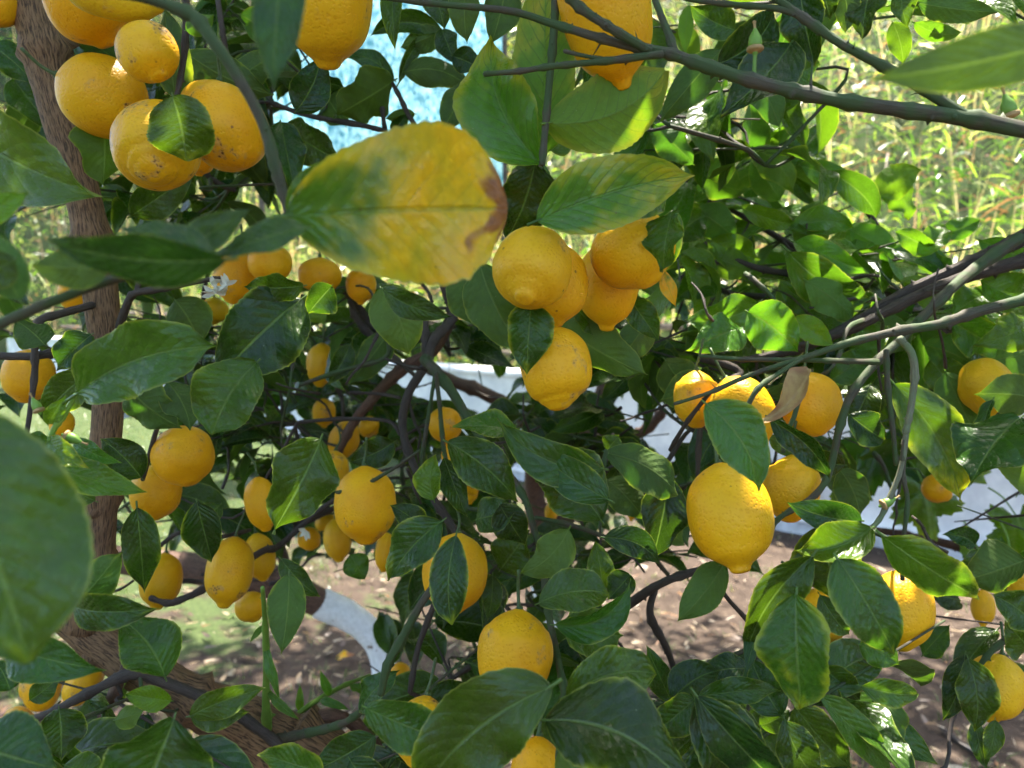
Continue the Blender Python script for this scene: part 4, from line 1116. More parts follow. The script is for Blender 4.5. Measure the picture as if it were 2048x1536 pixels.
# top left
h(T1, -110, 232, 207, 393, 196, .52, y=0, l=.42, wave=.08, arch=.05, fold=.2)
h(T1, 345, 192, 372, 322, 138, .55, y=.16, l=.16, a=.5, b=.5, arch=.05)
h(T1, -70, 445, 58, 385, 60, .36, l=.85, y=.1)
h(T1, 568, -90, 548, 182, 100, .27, l=.15, y=0, roll=18)
h(T1, 205, 235, 205, 375, 96, .70, l=.15, under=1)
h(T1, 350, 195, 328, 10, 84, .69, y=.25, l=.2, under=1)
h(T1, 372, 105, 548, 190, 96, .76, l=.12, under=1)
h(T1, 372, 60, 428, 28, 44, .60, y=0, l=.75, under=1, curl=.5)
h(T1, 592, 222, 642, 112, 88, .70, l=.05, y=0)
h(T1, 262, 432, 392, 345, 82, .82, l=0, y=0)
h(T1, -20, 90, 78, 175, 72, .85, l=.1)
h(T1, 575, 262, 694, 330, 88, .88, l=0, y=0)
h(T1, 562, 245, 592, 395, 76, .86, l=0)
h(T1, 470, 170, 560, 110, 70, .80, l=.1, under=1)
h(T1, 250, 40, 330, 170, 90, .78, l=.15, y=.1)
h(T1, 30, 160, 110, 260, 86, .88, l=.1)
h(T1, 20, 300, 90, 180, 70, .9, l=.1, under=1)
h(T1, 480, 30, 570, 90, 70, .85, l=.5, under=1)
# blurred foreground twig at the left
h(T1, 450, 520, 88, 478, 96, .27, y=0, l=.10, arch=.08, roll=-40, wave=.04)
h(T1, 430, 515, 240, 455, 70, .28, y=0, l=.12, roll=30)
h(T1, 330, 535, 505, 415, 74, .29, y=0, l=.14, roll=-20)
h(T1, 612, 455, 440, 512, 62, .30, y=0, l=.2, roll=35)
h(T1, 215, 540, 62, 532, 84, .31, y=.12, l=.3, under=1)
h(T1, 30, 520, -60, 560, 80, .3, l=.2)
h(T1, 40, 600, -50, 440, 90, .31, l=.3, under=1)
# the big yellowing leaf in front
h(T1, 572, 432, 1015, 418, 308, .34, .02, y=.66, l=.46, dry=.59, a=.66, b=.40, arch=.05, fold=.10, wave=.08, tear=.25, bend=-.01, acu=.15)
h(T1, 575, 425, 745, 306, 96, .37, l=.4, y=.05)
# top middle
h(T4, 1086, 310, 1092, -40, 140, .62, y=.36, l=.95, under=1, a=.5, b=.6, wave=.07)
h(T4, 1085, 330, 985, 78, 165, .60, y=.40, l=.75, fold=.9, bend=-.10, roll=-10, wave=.08)
h(T4, 1096, 246, 1330, 140, 178, .57, y=.36, l=.95, under=1, bend=.12, b=.55, wave=.06, dry=.06)
h(T4, 1074, 442, 1388, 350, 158, .51, y=.40, l=.55, bend=-.03, b=1.0, fold=.1, dry=0)
h(T4, 1070, 325, 1012, 482, 128, .68, l=.02, y=0)
h(T4, 1100, 300, 1190, 250, 80, .66, l=.5, y=.3)
h(T4, 1335, 392, 1205, 452, 80, .57, y=.22, l=.35)
h(T4, 1346, 420, 1326, 545, 84, .555, y=0, l=.35, roll=45, wave=.05)
h(T4, 1322, 540, 1352, 614, 34, .60, y=.75, l=.5)
h(T4, 1350, 420, 1320, 560, 60, .62, y=.3, l=.3)
h(T4, 935, -30, 934, 88, 72, .70, l=.15, under=1)
h(T4, 1012, -30, 982, 90, 82, .72, l=.1, under=1)
h(T4, 870, -40, 890, 60, 70, .74, l=.05)
h(T1, 788, 160, 664, 234, 104, .90, l=.12, under=1)
h(T1, 786, 158, 688, 116, 44, .90, l=.02, bend=.12)
h(T1, 786, -30, 790, 102, 48, .76, l=.2, y=.2, dry=.25)
h(T1, 885, 66, 738, 74, 50, .9, l=.02, bend=.14)
h(T1, 882, 62, 800, 95, 60, .9, l=.05, under=1)
h(T1, 798, 166, 880, 68, 30, .9, l=.02, bend=-.16)
h(T1, 808, 145, 945, 182, 66, .9, l=.06, bend=-.12, under=1)
h(T1, 936, 160, 880, 265, 72, .86, l=.1, under=1)
h(T1, 884, 60, 912, 128, 56, .85, l=0)
h(T1, 905, 112, 965, 140, 58, .84, l=0)
h(T1, 830, 228, 770, 238, 30, .92, l=.15, under=1)
h(T1, 785, 265, 815, 225, 34, .92, l=.15)
h(T1, 600, 160, 690, 175, 60, .92, l=.1)
h(T1, 690, 250, 640, 175, 70, .95, l=.1, under=1)
h(T4, 1442, 126, 1548, 18, 104, .60, y=0, l=-.1)  # this leaf and the next: shadow painted in with the darkest tones
h(T4, 1582, 86, 1442, 230, 124, .60, y=0, l=-.05)
h(T4, 1598, -40, 1630, 134, 92, .60, y=0, l=.05, roll=25)
h(T4, 1556, 165, 1640, 128, 76, .64, l=.35, roll=15)
h(T4, 1372, 168, 1455, 242, 88, .95, l=1, y=.1, under=1)  # full lightness here and below paints the backlit glow into the leaf colour
h(T4, 1378, 10, 1372, 110, 34, .95, l=1, under=1)
h(T4, 1442, 100, 1318, 245, 84, .70, l=.12, under=1)
h(T4, 1470, 60, 1380, 10, 70, .7, l=.1)
h(T4, 1310, 250, 1390, 330, 70, .85, l=.5, under=1)
h(T4, 1505, 160, 1560, 260, 70, .82, l=.4, under=1)
h(T4, 1600, 110, 1560, 230, 60, .84, l=.5, under=1)
h(T4, 1682, -30, 1690, 68, 58, .62, l=.1, under=1)
h(T4, 1742, -30, 1724, 78, 82, .62, l=0)
h(T4, 1640, -30, 1660, 40, 60, .62, l=.2)
h(T4, 1800, -30, 1815, 55, 52, .64, l=.15)
h(T4, 1785, 45, 1806, 130, 50, .68, l=.45, under=1)
h(T4, 1832, 5, 2000, 24, 56, .64, l=.3, under=1)
h(T4, 1828, 45, 1925, 64, 40, .68, l=.7, under=1)
h(T4, 1900, -30, 1860, 40, 60, .7, l=.4)
h(T4, 2160, 70, 1732, 160, 118, .27, -.02, y=.02, l=.02, under=1, bend=-.02, arch=.02)
# right upper foliage
for q in ((1508, 296, 1588, 385, 70, .95, .12, .55, 1), (1588, 335, 1640, 258, 62, .95, 0, .3, 0), (1600, 330, 1718, 376, 56, .98, 0, .35, 0), (1664, 346, 1752, 436, 66, .95, 0, .2, 0),
          (1755, 394, 1845, 340, 76, 1.0, .05, .75, 1), (1760, 370, 1820, 440, 60, 1.02, .1, .9, 1), (1482, 414, 1588, 446, 48, .92, 0, .45, 0), (1585, 456, 1702, 456, 66, .95, .02, .5, 0),
          (1576, 503, 1740, 595, 92, .86, 0, .45, 0), (1588, 484, 1738, 548, 62, .9, .02, .6, 0), (1862, 505, 1788, 462, 52, .86, 0, .5, 0), (1835, 508, 1892, 452, 56, .86, 0, .55, 0),
          (1518, 604, 1370, 640, 92, .8, .02, .55, 0), (1482, 655, 1374, 700, 90, .78, .08, .45, 0), (1496, 624, 1596, 704, 112, .72, 0, .75, 0), (1588, 636, 1670, 694, 56, .78, .05, .85, 0),
          (1612, 562, 1708, 642, 70, .84, .1, .45, 1), (1640, 600, 1560, 560, 70, .95, .02, .4, 0), (1420, 480, 1520, 520, 76, 1.0, 0, .4, 0), (1500, 540, 1400, 500, 70, 1.0, .02, .4, 1),
          (1390, 420, 1470, 480, 80, 1.0, .02, .35, 1), (1440, 560, 1350, 600, 80, .98, 0, .3, 0), (1700, 460, 1790, 520, 70, 1.0, .05, .8, 1), (1740, 440, 1700, 550, 60, 1.02, .02, .85, 1),
          (1900, 600, 1800, 560, 80, .9, 0, .45, 0), (1960, 560, 2060, 600, 80, .8, 0, .45, 0), (1900, 640, 2010, 700, 86, .85, 0, .35, 0), (2060, 640, 1950, 690, 86, .8, .02, .3, 0),
          (1850, 690, 1960, 740, 80, .9, .02, .4, 1), (1980, 720, 2080, 690, 80, .85, .02, .25, 1), (1700, 700, 1780, 650, 70, .9, .02, .4, 0), (1660, 760, 1740, 700, 70, .88, 0, .3, 0),
          (1740, 640, 1830, 700, 80, .92, .02, .4, 1), (1400, 330, 1500, 380, 80, 1.02, .05, .4, 1), (1560, 400, 1500, 320, 70, 1.0, .05, .5, 1), (1640, 400, 1600, 470, 60, 1.05, .2, .4, 1),
          (1980, 590, 1900, 640, 74, .82, .02, .5, 0), (1880, 470, 1960, 440, 50, 1.0, .02, .6, 0), (1960, 480, 2060, 520, 70, .95, 0, .5, 0), (1350, 480, 1420, 430, 80, 1.0, 0, .3, 0)):
    h(T5, *q[:6], y=q[6], l=q[7] + .12, under=q[8], arch=.14, bend=random.uniform(-.1, .1), roll=random.uniform(-25, 25), fold=.2, wave=.09)  # lightness raised to paint skylight onto these leaves
# right middle
h(T4, 1788, 768, 1922, 1004, 118, .72, y=.33, l=.4)
h(T4, 2085, 800, 1950, 788, 96, .68, l=.3, under=1, bend=.05)
h(T4, 1892, 746, 1955, 874, 84, .8, l=.3, under=1)
h(T4, 2040, 835, 1942, 968, 150, .58, l=.1, y=0, fold=.1)
h(T4, 1985, 800, 1966, 915, 32, .64, l=.1, roll=40)
h(T4, 1740, 770, 1700, 850, 76, .74, l=.1, y=0)
h(T4, 1700, 830, 1770, 880, 76, .72, l=.0, y=.0)
h(T4, 2010, 850, 2070, 1010, 100, .75, l=.4, under=1)
h(T4, 1860, 720, 1930, 800, 80, .9, l=.4)
h(T4, 1820, 800, 1860, 900, 80, .86, l=.35, y=.2, under=1)
h(T4, 1680, 940, 1720, 1040, 76, .78, l=.2, y=.1, under=1)
# pointed leaf above the biggest lemon, dry leaf, row of lemons
h(T4, 1413, 808, 1516, 982, 122, .50, y=.10, l=.42, bend=-.06, arch=.04, fold=.08, b=.95)
h(T4, 1505, 852, 1622, 740, 58, .56, mat=M_DRY, bend=.10, fold=.9, wave=.16, curl=.9, a=1.5, b=.5, twist=1.2, name="dry_leaf")
h(T4, 1538, 838, 1660, 960, 56, .62, l=.05, y=0, bend=-.16, roll=30)
h(T4, 1600, 905, 1530, 870, 44, .70, l=.4, under=1)
h(T4, 1690, 930, 1610, 905, 60, .72, l=.1)
h(T4, 1420, 760, 1320, 800, 96, .80, l=.15, under=1)
h(T4, 1330, 720, 1400, 800, 90, .84, l=.12, under=1)
# right lower cluster
h(T4, 1742, 1056, 1588, 1100, 92, .54, y=.08, l=.3, bend=-.16, fold=.4, arch=.12)
h(T4, 1722, 1042, 1574, 1005, 80, .57, y=0, l=.1)
h(T4, 1642, 1052, 1682, 1212, 142, .56, y=.14, l=.14)
h(T4, 1765, 1072, 1958, 1196, 100, .51, y=.18, l=.34, bend=-.06, b=1.0)
h(T4, 1625, 1112, 1492, 1312, 92, .52, y=.08, l=.22, bend=.10, fold=.5)
h(T4, 1585, 1192, 1494, 1355, 50, .55, y=.02, l=.08, bend=.08)
h(T4, 1592, 1188, 1602, 1418, 152, .49, y=.26, l=.28, bend=-.03, fold=.06, b=.8)
h(T4, 1676, 1118, 1790, 1312, 128, .49, y=.14, l=.26, bend=.02)
h(T4, 1640, 1190, 1700, 1270, 60, .56, y=.12, l=.35)
h(T4, 1448, 1126, 1354, 1244, 84, .60, y=.08, l=.45, under=1)
h(T4, 1562, 1430, 1498, 1308, 92, .54, y=0, l=.12)
h(T4, 1720, 1290, 1800, 1330, 70, .62, l=.55)
h(T4, 1722, 1372, 1838, 1388, 60, .60, y=.2, l=.35)
h(T4, 1776, 1394, 1768, 1514, 84, .60, y=.18, l=.35, under=1)
h(T4, 1936, 1318, 1948, 1462, 84, .68, l=.05)
h(T4, 1930, 1310, 1885, 1440, 66, .70, l=.05)
h(T4, 1950, 1440, 1975, 1540, 40, .70, l=.2)
h(T4, 1990, 1440, 1968, 1520, 40, .69, l=.3)
h(T4, 1845, 1310, 1900, 1250, 60, .8, l=.1)
h(T4, 1920, 1200, 1850, 1180, 60, .9, l=.05)
h(T4, 2050, 1120, 1930, 1160, 110, .66, l=.25, under=1)
h(T4, 2070, 1250, 1985, 1190, 90, .64, l=.1)
h(T4, 2060, 1300, 2010, 1240, 80, .66, l=.15)
h(T4, 1950, 1090, 1885, 1070, 50, .8, l=.15, bend=.1)
h(T4, 1960, 1100, 1950, 1180, 70, .8, l=.2)
# bottom right
h(T3, 1392, 1396, 1480, 1590, 150, .50, l=.06, y=0, bend=-.05)
h(T3, 1394, 1394, 1575, 1580, 100, .485, l=.08, y=.02, bend=-.04)
h(T3, 1400, 1392, 1560, 1380, 60, .53, l=.25, y=.02)
h(T3, 1390, 1398, 1290, 1480, 80, .55, l=.05)
h(T4, 1590, 1412, 1705, 1540, 96, .55, l=.2, y=.02)
h(T4, 1642, 1392, 1790, 1560, 70, .54, l=.4, y=.08)
h(T4, 1570, 1440, 1640, 1560, 90, .52, l=.1)
h(T4, 1520, 1450, 1580, 1420, 50, .58, l=.4)
h(T4, 1500, 1340, 1390, 1360, 70, .6, l=.05)
h(T4, 1640, 1330, 1720, 1400, 70, .62, l=.1)
h(T3, 1342, 1400, 1292, 1290, 60, .58, l=.08)
h(T3, 1345, 1398, 1440, 1340, 96, .56, l=.08, y=0)
# bottom middle
h(T3, 1100, 1374, 838, 1610, 196, .42, y=.02, l=.08, bend=.09, fold=.12, wave=.07)
h(T3, 732, 1416, 898, 1484, 104, .47, y=.12, l=.20, bend=-.02, b=.75)
h(T3, 1092, 1440, 1392, 1600, 196, .43, y=.02, l=.0, bend=-.10, wave=.06)
h(T3, 1132, 1392, 1312, 1348, 112, .47, y=0, l=.28, bend=-.08, wave=.08, b=.6)
h(T3, 1128, 1440, 1330, 1560, 110, .50, l=.0, bend=-.05)
h(T3, 1120, 1500, 1240, 1600, 110, .50, l=.35, under=1)
h(T3, 750, 1472, 618, 1545, 90, .55, l=.02)
h(T3, 700, 1520, 780, 1600, 90, .5, l=.0)
h(T3, 720, 1420, 800, 1340, 60, .7, l=.1)
h(T3, 1078, 1206, 1218, 1188, 96, .56, l=.28, y=.02, b=.6)
h(T3, 1112, 1250, 1262, 1158, 66, .58, l=.25, y=.1, bend=.16, fold=.5)
h(T3, 1128, 1248, 1248, 1272, 112, .61, l=.25, y=.12)
h(T3, 1206, 1180, 1190, 1080, 60, .66, l=.25)
h(T3, 1260, 1150, 1215, 1200, 66, .64, l=.0)
h(T3, 1210, 1075, 1320, 1130, 66, .66, l=.1, bend=-.12)
h(T3, 1138, 1058, 1042, 1146, 86, .60, l=.42, y=.14, under=1, bend=-.12)
h(T3, 1202, 1040, 1072, 900, 150, .62, l=.18, y=.08, b=.6)
h(T3, 1218, 1000, 1060, 893, 84, .585, l=.10, y=.04)
h(T3, 1206, 938, 995, 836, 96, .61, l=.05, bend=-.14, arch=.1)
h(T3, 1212, 906, 1356, 990, 96, .66, l=.12, under=1, b=.55)
h(T3, 1214, 900, 1240, 870, 50, .68, l=.2)
h(T3, 1340, 955, 1306, 1118, 104, .70, l=.0, y=.02)
h(T3, 1215, 960, 1290, 1040, 80, .72, l=.05, under=1)
h(T3, 1300, 1000, 1370, 1090, 80, .75, l=.3, y=.1, under=1)
h(T3, 895, 884, 1036, 1004, 104, .62, l=.04, y=.06)
h(T3, 868, 1000, 872, 908, 60, .62, l=.5, y=.22)
h(T3, 888, 914, 934, 1034, 60, .63, l=.08, y=.05)
h(T3, 788, 884, 698, 924, 70, .85, l=.02)
h(T3, 1038, 862, 905, 854, 58, .70, l=.5, y=.22)
h(T3, 884, 1042, 778, 1162, 100, .58, l=.14, y=.17)
h(T3, 912, 1072, 904, 1250, 86, .55, l=.02, y=.10, dry=.0, b=.7)
h(T3, 850, 1060, 780, 1010, 60, .66, l=.1, y=.1)
h(T3, 1000, 1010, 1050, 1090, 80, .72, l=.02)
h(T3, 950, 1040, 1040, 1020, 80, .74, l=.02, y=.1)
h(T3, 985, 1150, 975, 1240, 46, .75, l=.05)
h(T3, 700, 1110, 730, 1160, 60, .9, l=.5)
h(T3, 1000, 1140, 1060, 1060, 90, .78, l=.08)
# middle, under the big yellow leaf
h(T2, 762, 575, 818, 708, 112, .56, l=.42, y=.08, under=1, a=.5, b=.7)
h(T2, 765, 578, 905, 634, 60, .50, l=.05, y=0, roll=20)
h(T2, 960, 530, 1048, 705, 122, .64, l=.32, y=.04, under=1, bend=.05)
h(T2, 930, 540, 960, 660, 90, .68, l=.3, under=1)
h(T2, 1062, 602, 1054, 750, 104, .56, l=.16, y=.17)
h(T2, 1118, 648, 1294, 750, 106, .70, l=.22, under=1)
h(T2, 1150, 615, 1195, 680, 50, .68, l=.3, y=.1)
h(T2, 1258, 596, 1318, 682, 66, .68, l=.15)
h(T2, 1300, 640, 1230, 740, 76, .78, l=.1, under=1)
h(T2, 780, 660, 690, 770, 70, 1.0, l=.15, under=1)
h(T2, 700, 690, 655, 770, 50, .98, l=.1)
# left middle
h(T1, 150, 790, 434, 692, 158, .49, y=0, l=.36, bend=-.07, fold=.16, b=.72, pet=.28)
h(T1, 604, 598, 430, 766, 176, .60, y=.02, l=.08, bend=.02, wave=.07)
h(T1, 606, 572, 490, 572, 62, .585, y=0, l=.12, roll=-30)
h(T1, 664, 572, 616, 628, 74, .60, l=.15)
h(T1, 514, 724, 424, 870, 142, .54, y=0, l=.30, bend=.04, b=.65, fold=.2)
h(T1, 248, 765, 365, 856, 92, .68, l=.12, under=1)
h(T1, 335, 765, 382, 858, 86, .70, l=.12, under=1)
h(T1, 642, 878, 544, 1068, 142, .58, y=.02, l=.04, bend=.02)
h(T1, 96, 848, 132, 790, 40, .50, l=.55)
h(T1, 98, 878, 178, 936, 58, .50, l=.6, y=.3)
h(T1, 148, 882, 242, 926, 46, .53, l=.5)
h(T1, 88, 926, 294, 984, 76, .52, l=.38, y=.14, b=1.0)
h(T1, 60, 868, 100, 905, 40, .51, l=.4)
h(T1, 190, 1002, 98, 982, 66, .56, l=.2)
h(T1, 282, 955, 200, 876, 84, .70, l=.02)
h(T1, 182, 745, 92, 836, 84, .62, l=.02, y=0)
h(T1, 182, 670, 112, 742, 70, .70, l=.02)
h(T1, 90, 690, 30, 640, 76, .66, l=.05, under=1)
h(T1, 130, 950, 60, 1040, 80, .6, l=.0)
h(T1, 300, 640, 250, 740, 90, .86, l=.02)
h(T1, 350, 600, 400, 690, 100, .84, l=.02, under=1)
h(T1, 600, 600, 650, 650, 60, .9, l=.7, under=1)
h(T1, -160, 770, 58, 1326, 330, .245, y=.05, l=.26, bend=-.02, fold=.1, wave=.06, a=.8, b=.62)
h(T1, 150, 1216, 246, 1100, 92, .50, l=.35, y=.16, under=1)
h(T1, 146, 1212, 322, 1216, 84, .49, l=.05, y=.1)
h(T1, 330, 1354, 238, 1236, 122, .52, l=.08, y=.02)
h(T1, 274, 1015, 288, 1184, 80, .68, l=.04)
h(T1, 394, 1005, 424, 1122, 84, .72, l=.06)
h(T1, 440, 1010, 400, 1080, 60, .8, l=.02)
h(T1, 578, 1148, 562, 1308, 84, .58, l=.32, y=.18, under=1)
h(T1, 562, 1118, 640, 1194, 50, .80, l=.1)
h(T1, 10, 1290, 214, 1340, 100, .46, l=.12, y=.02)
h(T1, 348, 1438, 262, 1630, 240, .43, l=.14, y=0, b=.7)
h(T1, -60, 1490, 116, 1540, 150, .40, l=.15, y=.03)
h(T1, 118, 1418, 122, 1522, 104, .55, l=.02)
h(T1, 342, 1402, 248, 1388, 54, .56, l=.6)
h(T1, 380, 1432, 532, 1376, 66, .52, l=.14, bend=-.06)
h(T1, 384, 1434, 498, 1424, 70, .53, l=.14)
h(T1, 645, 1548, 516, 1508, 80, .50, l=.5, y=.2)
h(T1, 230, 1440, 290, 1420, 50, .6, l=.4, y=.1, under=1)
h(T1, 20, 1380, -10, 1320, 70, .6, l=.1)
h(T1, 60, 1400, 120, 1350, 50, .7, l=.05)
h(T1, 130, 1530, 210, 1560, 80, .5, l=.2)
h(T1, 530, 1290, 560, 1400, 22, .75, l=.45)
h(T1, 530, 1250, 500, 1285, 14, .74, l=.5)
h(T1, 534, 1380, 600, 1440, 20, .79, l=.4)
h(T1, 640, 1400, 700, 1420, 20, .9, l=.6)
h(T1, 660, 1390, 640, 1340, 20, .92, l=.6)
h(T1, 700, 1370, 745, 1390, 20, .95, l=.6)
h(T1, 600, 1425, 600, 1370, 18, .9, l=.6)

# ================================================================== BLOSSOM AND FRUITLETS (parts of their trees)
def fruitlet(tree, px, py, d, ux, uy, size):
    """young fruit on its pale calyx disc; (ux, uy) is where its tip points in the picture"""
    C = P(px, py, d)
    q = (P(px + ux, py + uy, d) - C).normalized()
    M = Matrix.Translation(C) @ q.to_track_quat('Z', 'Y').to_matrix().to_4x4()
    s = size * d / F
    pts = [(0, 0, -0.3 * s, 0.10 * s), (0, 0, 0.0, 0.22 * s), (0, 0, 0.25 * s, 0.36 * s), (0, 0, 0.6 * s, 0.33 * s), (0, 0, 0.95 * s, 0.17 * s), (0, 0, 1.12 * s, 0.09 * s)]
    me = tube_mesh("fruitlet", pts, 12, 4, 0.03, 0, 3)
    link("fruitlet", me, M_SHOOT, tree, mw=M)
    c = tube_mesh("calyx", [(0, 0, -0.12 * s, 0.2 * s), (0, 0, -0.02 * s, 0.44 * s), (0, 0, 0.14 * s, 0.42 * s)], 12, 3, 0.1, 0, 5)
    link("calyx", c, M_STYLE, tree, mw=M)
    t = tube_mesh("style", [(0, 0, 1.1 * s, 0.07 * s), (0.03 * s, 0, 1.35 * s, 0.07 * s), (0.05 * s, 0, 1.5 * s, 0.12 * s)], 8, 3)
    link("style", t, M_STYLE, tree, mw=M)
fruitlet(T4, 1510, 100, .5, 0, -10, 38)
fruitlet(T4, 2022, 232, .52, -3, -10, 40)
fruitlet(T1, 78, 822, .5, -5, -10, 26)
fruitlet(T1, 132, 872, .5, 10, 4, 30)
fruitlet(T4, 1765, 1010, .6, 8, -4, 26)

def blossom(tree, px, py, d, s, seed):
    rng = random.Random(seed)
    C = P(px, py, d)
    v, f = [], []
    for k in range(5):
        dv = Vector((rng.uniform(-1, 1), rng.uniform(-1, .2), rng.uniform(-1, 1))).normalized()
        x, y, z = basis_from(dv, Vector((rng.uniform(-1, 1), -1, rng.uniform(-1, 1))))
        b = len(v)
        for i in range(5):
            t = i / 4
            w = 0.24 * s * math.sin(math.pi * (0.12 + 0.85 * t))
            c = C + y * (s * t) + z * (0.35 * s * t * t)
            v += [c - x * w, c + z * (-0.06 * s), c + x * w]
        for i in range(4):
            for j in range(2):
                q = b + i * 3 + j
                f.append((q, q + 1, q + 4, q + 3))
    link("blossom", mesh("blossom", v, f), M_PETAL, tree)
for i, (px, py) in enumerate(((432, 575), (446, 590), (440, 562), (425, 588), (455, 570))): blossom(T1, px, py, .74, .011, i)
blossom(T2, 612, 1062, 1.0, .012, 9)
blossom(T4, 1548, 1165, .62, .013, 12)

# ================================================================== GRAPE VINE on the wall side
def vine():
    e = empty("grape_vine", (1.55, 1.5, 0))
    M_VINE = simple_material("vine_wood", (0.10, 0.055, 0.035), 0.8, 0.2, 0.4, 60.0)
    pts = pix([(1660, 1055, 1.6, 12), (1760, 1062, 1.6, 15), (1860, 1080, 1.58, 17), (1960, 1102, 1.55, 19), (2080, 1115, 1.5, 22), (2250, 1180, 1.5, 24)]) + [(1.45, 1.5, 0.5, 0.014), (1.55, 1.5, -0.03, 0.018)]
    link("stem", tube_mesh("stem", pts, 9, 6, 0.2, 8, 3), M_VINE, e)
    for i, (px, py, r, d, ang, y, l) in enumerate(((1850, 905, 118, 1.45, 95, .2, .38), (1745, 905, 100, 1.5, 110, .12, .36), (1855, 1005, 80, 1.42, 80, .2, .4), (2045, 1062, 74, 1.45, 70, .15, .5), (1700, 960, 60, 1.5, 120, .1, .4), (2020, 1140, 70, 1.4, 100, .2, .45), (1960, 1130, 50, 1.42, 90, .1, .5), (1800, 820, 90, 1.5, 90, .25, .4), (1930, 850, 70, 1.55, 60, .1, .35))):
        rng = random.Random(i + 50)
        C = P(px, py, d)
        rr = r * d / F
        view = (CAM - C).normalized()
        q = (P(px + math.cos(R_(ang)) * 10, py + math.sin(R_(ang)) * 10, d) - C).normalized()
        x, yv, z = basis_from(q, view + Vector((rng.uniform(-.5, .5), rng.uniform(-.3, .3), rng.uniform(0, .6))))
        v, f, uv = [Vector((0, -rr * 0.35, 0))], [], [(0.5, 0.1)]
        N = 60
        RIN = 3
        for ring in range(1, RIN + 1):
            k = ring / RIN
            for j in range(N):
                t = 2 * math.pi * j / N
                lob = 0.80 + 0.20 * math.cos(5 * t) - 0.30 * math.exp(-((t - math.pi) / 0.35) ** 2) if True else 1
                lob *= 1 + (0.07 if j % 2 else -0.06) * (ring == RIN)
                px_, py_ = math.sin(t) * lob * rr * k, math.cos(t) * lob * rr * k - rr * 0.35 * (1 - k)
                v.append(Vector((px_, py_, 0.10 * rr * math.sin(5 * t + i) * k * k - 0.15 * rr * k * k)))
                uv.append((0.5 + 0.48 * math.sin(t) * k, 0.5 + 0.48 * math.cos(t) * k))
        for j in range(N): f.append((0, 1 + j, 1 + (j + 1) % N))
        for ring in range(RIN - 1):
            for j in range(N):
                a0 = 1 + ring * N
                f.append((a0 + j, a0 + N + j, a0 + N + (j + 1) % N, a0 + (j + 1) % N))
        f = [tuple(reversed(t)) for t in f]
        Mx = Matrix((x, yv, z)).transposed()
        o = link("leaf", mesh("leaf", [Mx @ p for p in v], f, uv), M_LEAF, e, C)
        o.color = (y, l, 0, 1)
        a = C - yv * rr * 0.35
        b = a + Vector((0, 0.05, -0.02)) - yv * 0.07
        link("petiole", tube_mesh("petiole", [(a.x, a.y, a.z, .0015), ((a.x + b.x) / 2, (a.y + b.y) / 2, (a.z + b.z) / 2 + .01, .0018), (b.x, b.y, b.z, .002)], 6, 3), M_SHOOT, e)
    tag(e, "grape vine with lobed yellow-green leaves in front of the white wall", "vine")
vine()

# ================================================================== FILLING LEAVES on side twigs
GAPS = [(330, 1200, 520, 1440), (600, 1225, 775, 1330), (600, 1120, 760, 1230), (960, 1170, 1070, 1235), (1215, 1150, 1375, 1320), (1375, 1240, 1490, 1340), (1890, 1440, 2048, 1536), (1690, 1440, 1740, 1536),
        (1560, 880, 1650, 1060), (1880, 930, 1980, 1085), (1690, 1095, 1780, 1140), (1690, 855, 1770, 900), (755, 735, 835, 790), (885, 735, 990, 830), (1305, 835, 1375, 915), (270, 740, 330, 790), (20, 690, 70, 730), (250, 830, 310, 930),
        (690, 60, 935, 330), (1650, 70, 2048, 440), (1860, 440, 2048, 480), (40, 430, 170, 600), (580, 215, 700, 330), (1820, 1225, 1935, 1310), (1170, 1395, 1300, 1420), (700, 930, 760, 950), (840, 830, 860, 900), (600, 1300, 700, 1420), (215, 1280, 320, 1350)]
def clear(px, py, d, m=14):
    for cx, cy, w, hh, ld in LEMONS:
        if d < ld + 0.05 and ((px - cx) / (w / 2 + m)) ** 2 + ((py - cy) / (hh / 2 + m)) ** 2 < 1: return False
    for x0, y0, x1, y1 in GAPS:
        if x0 - 5 < px < x1 + 5 and y0 - 5 < py < y1 + 5: return False
    return True
MI = CROT.transposed()
def proj(p):
    q = MI @ (p - CAM)
    return 1024 + q.x / -q.z * F, 768 - q.y / -q.z * F, -q.z

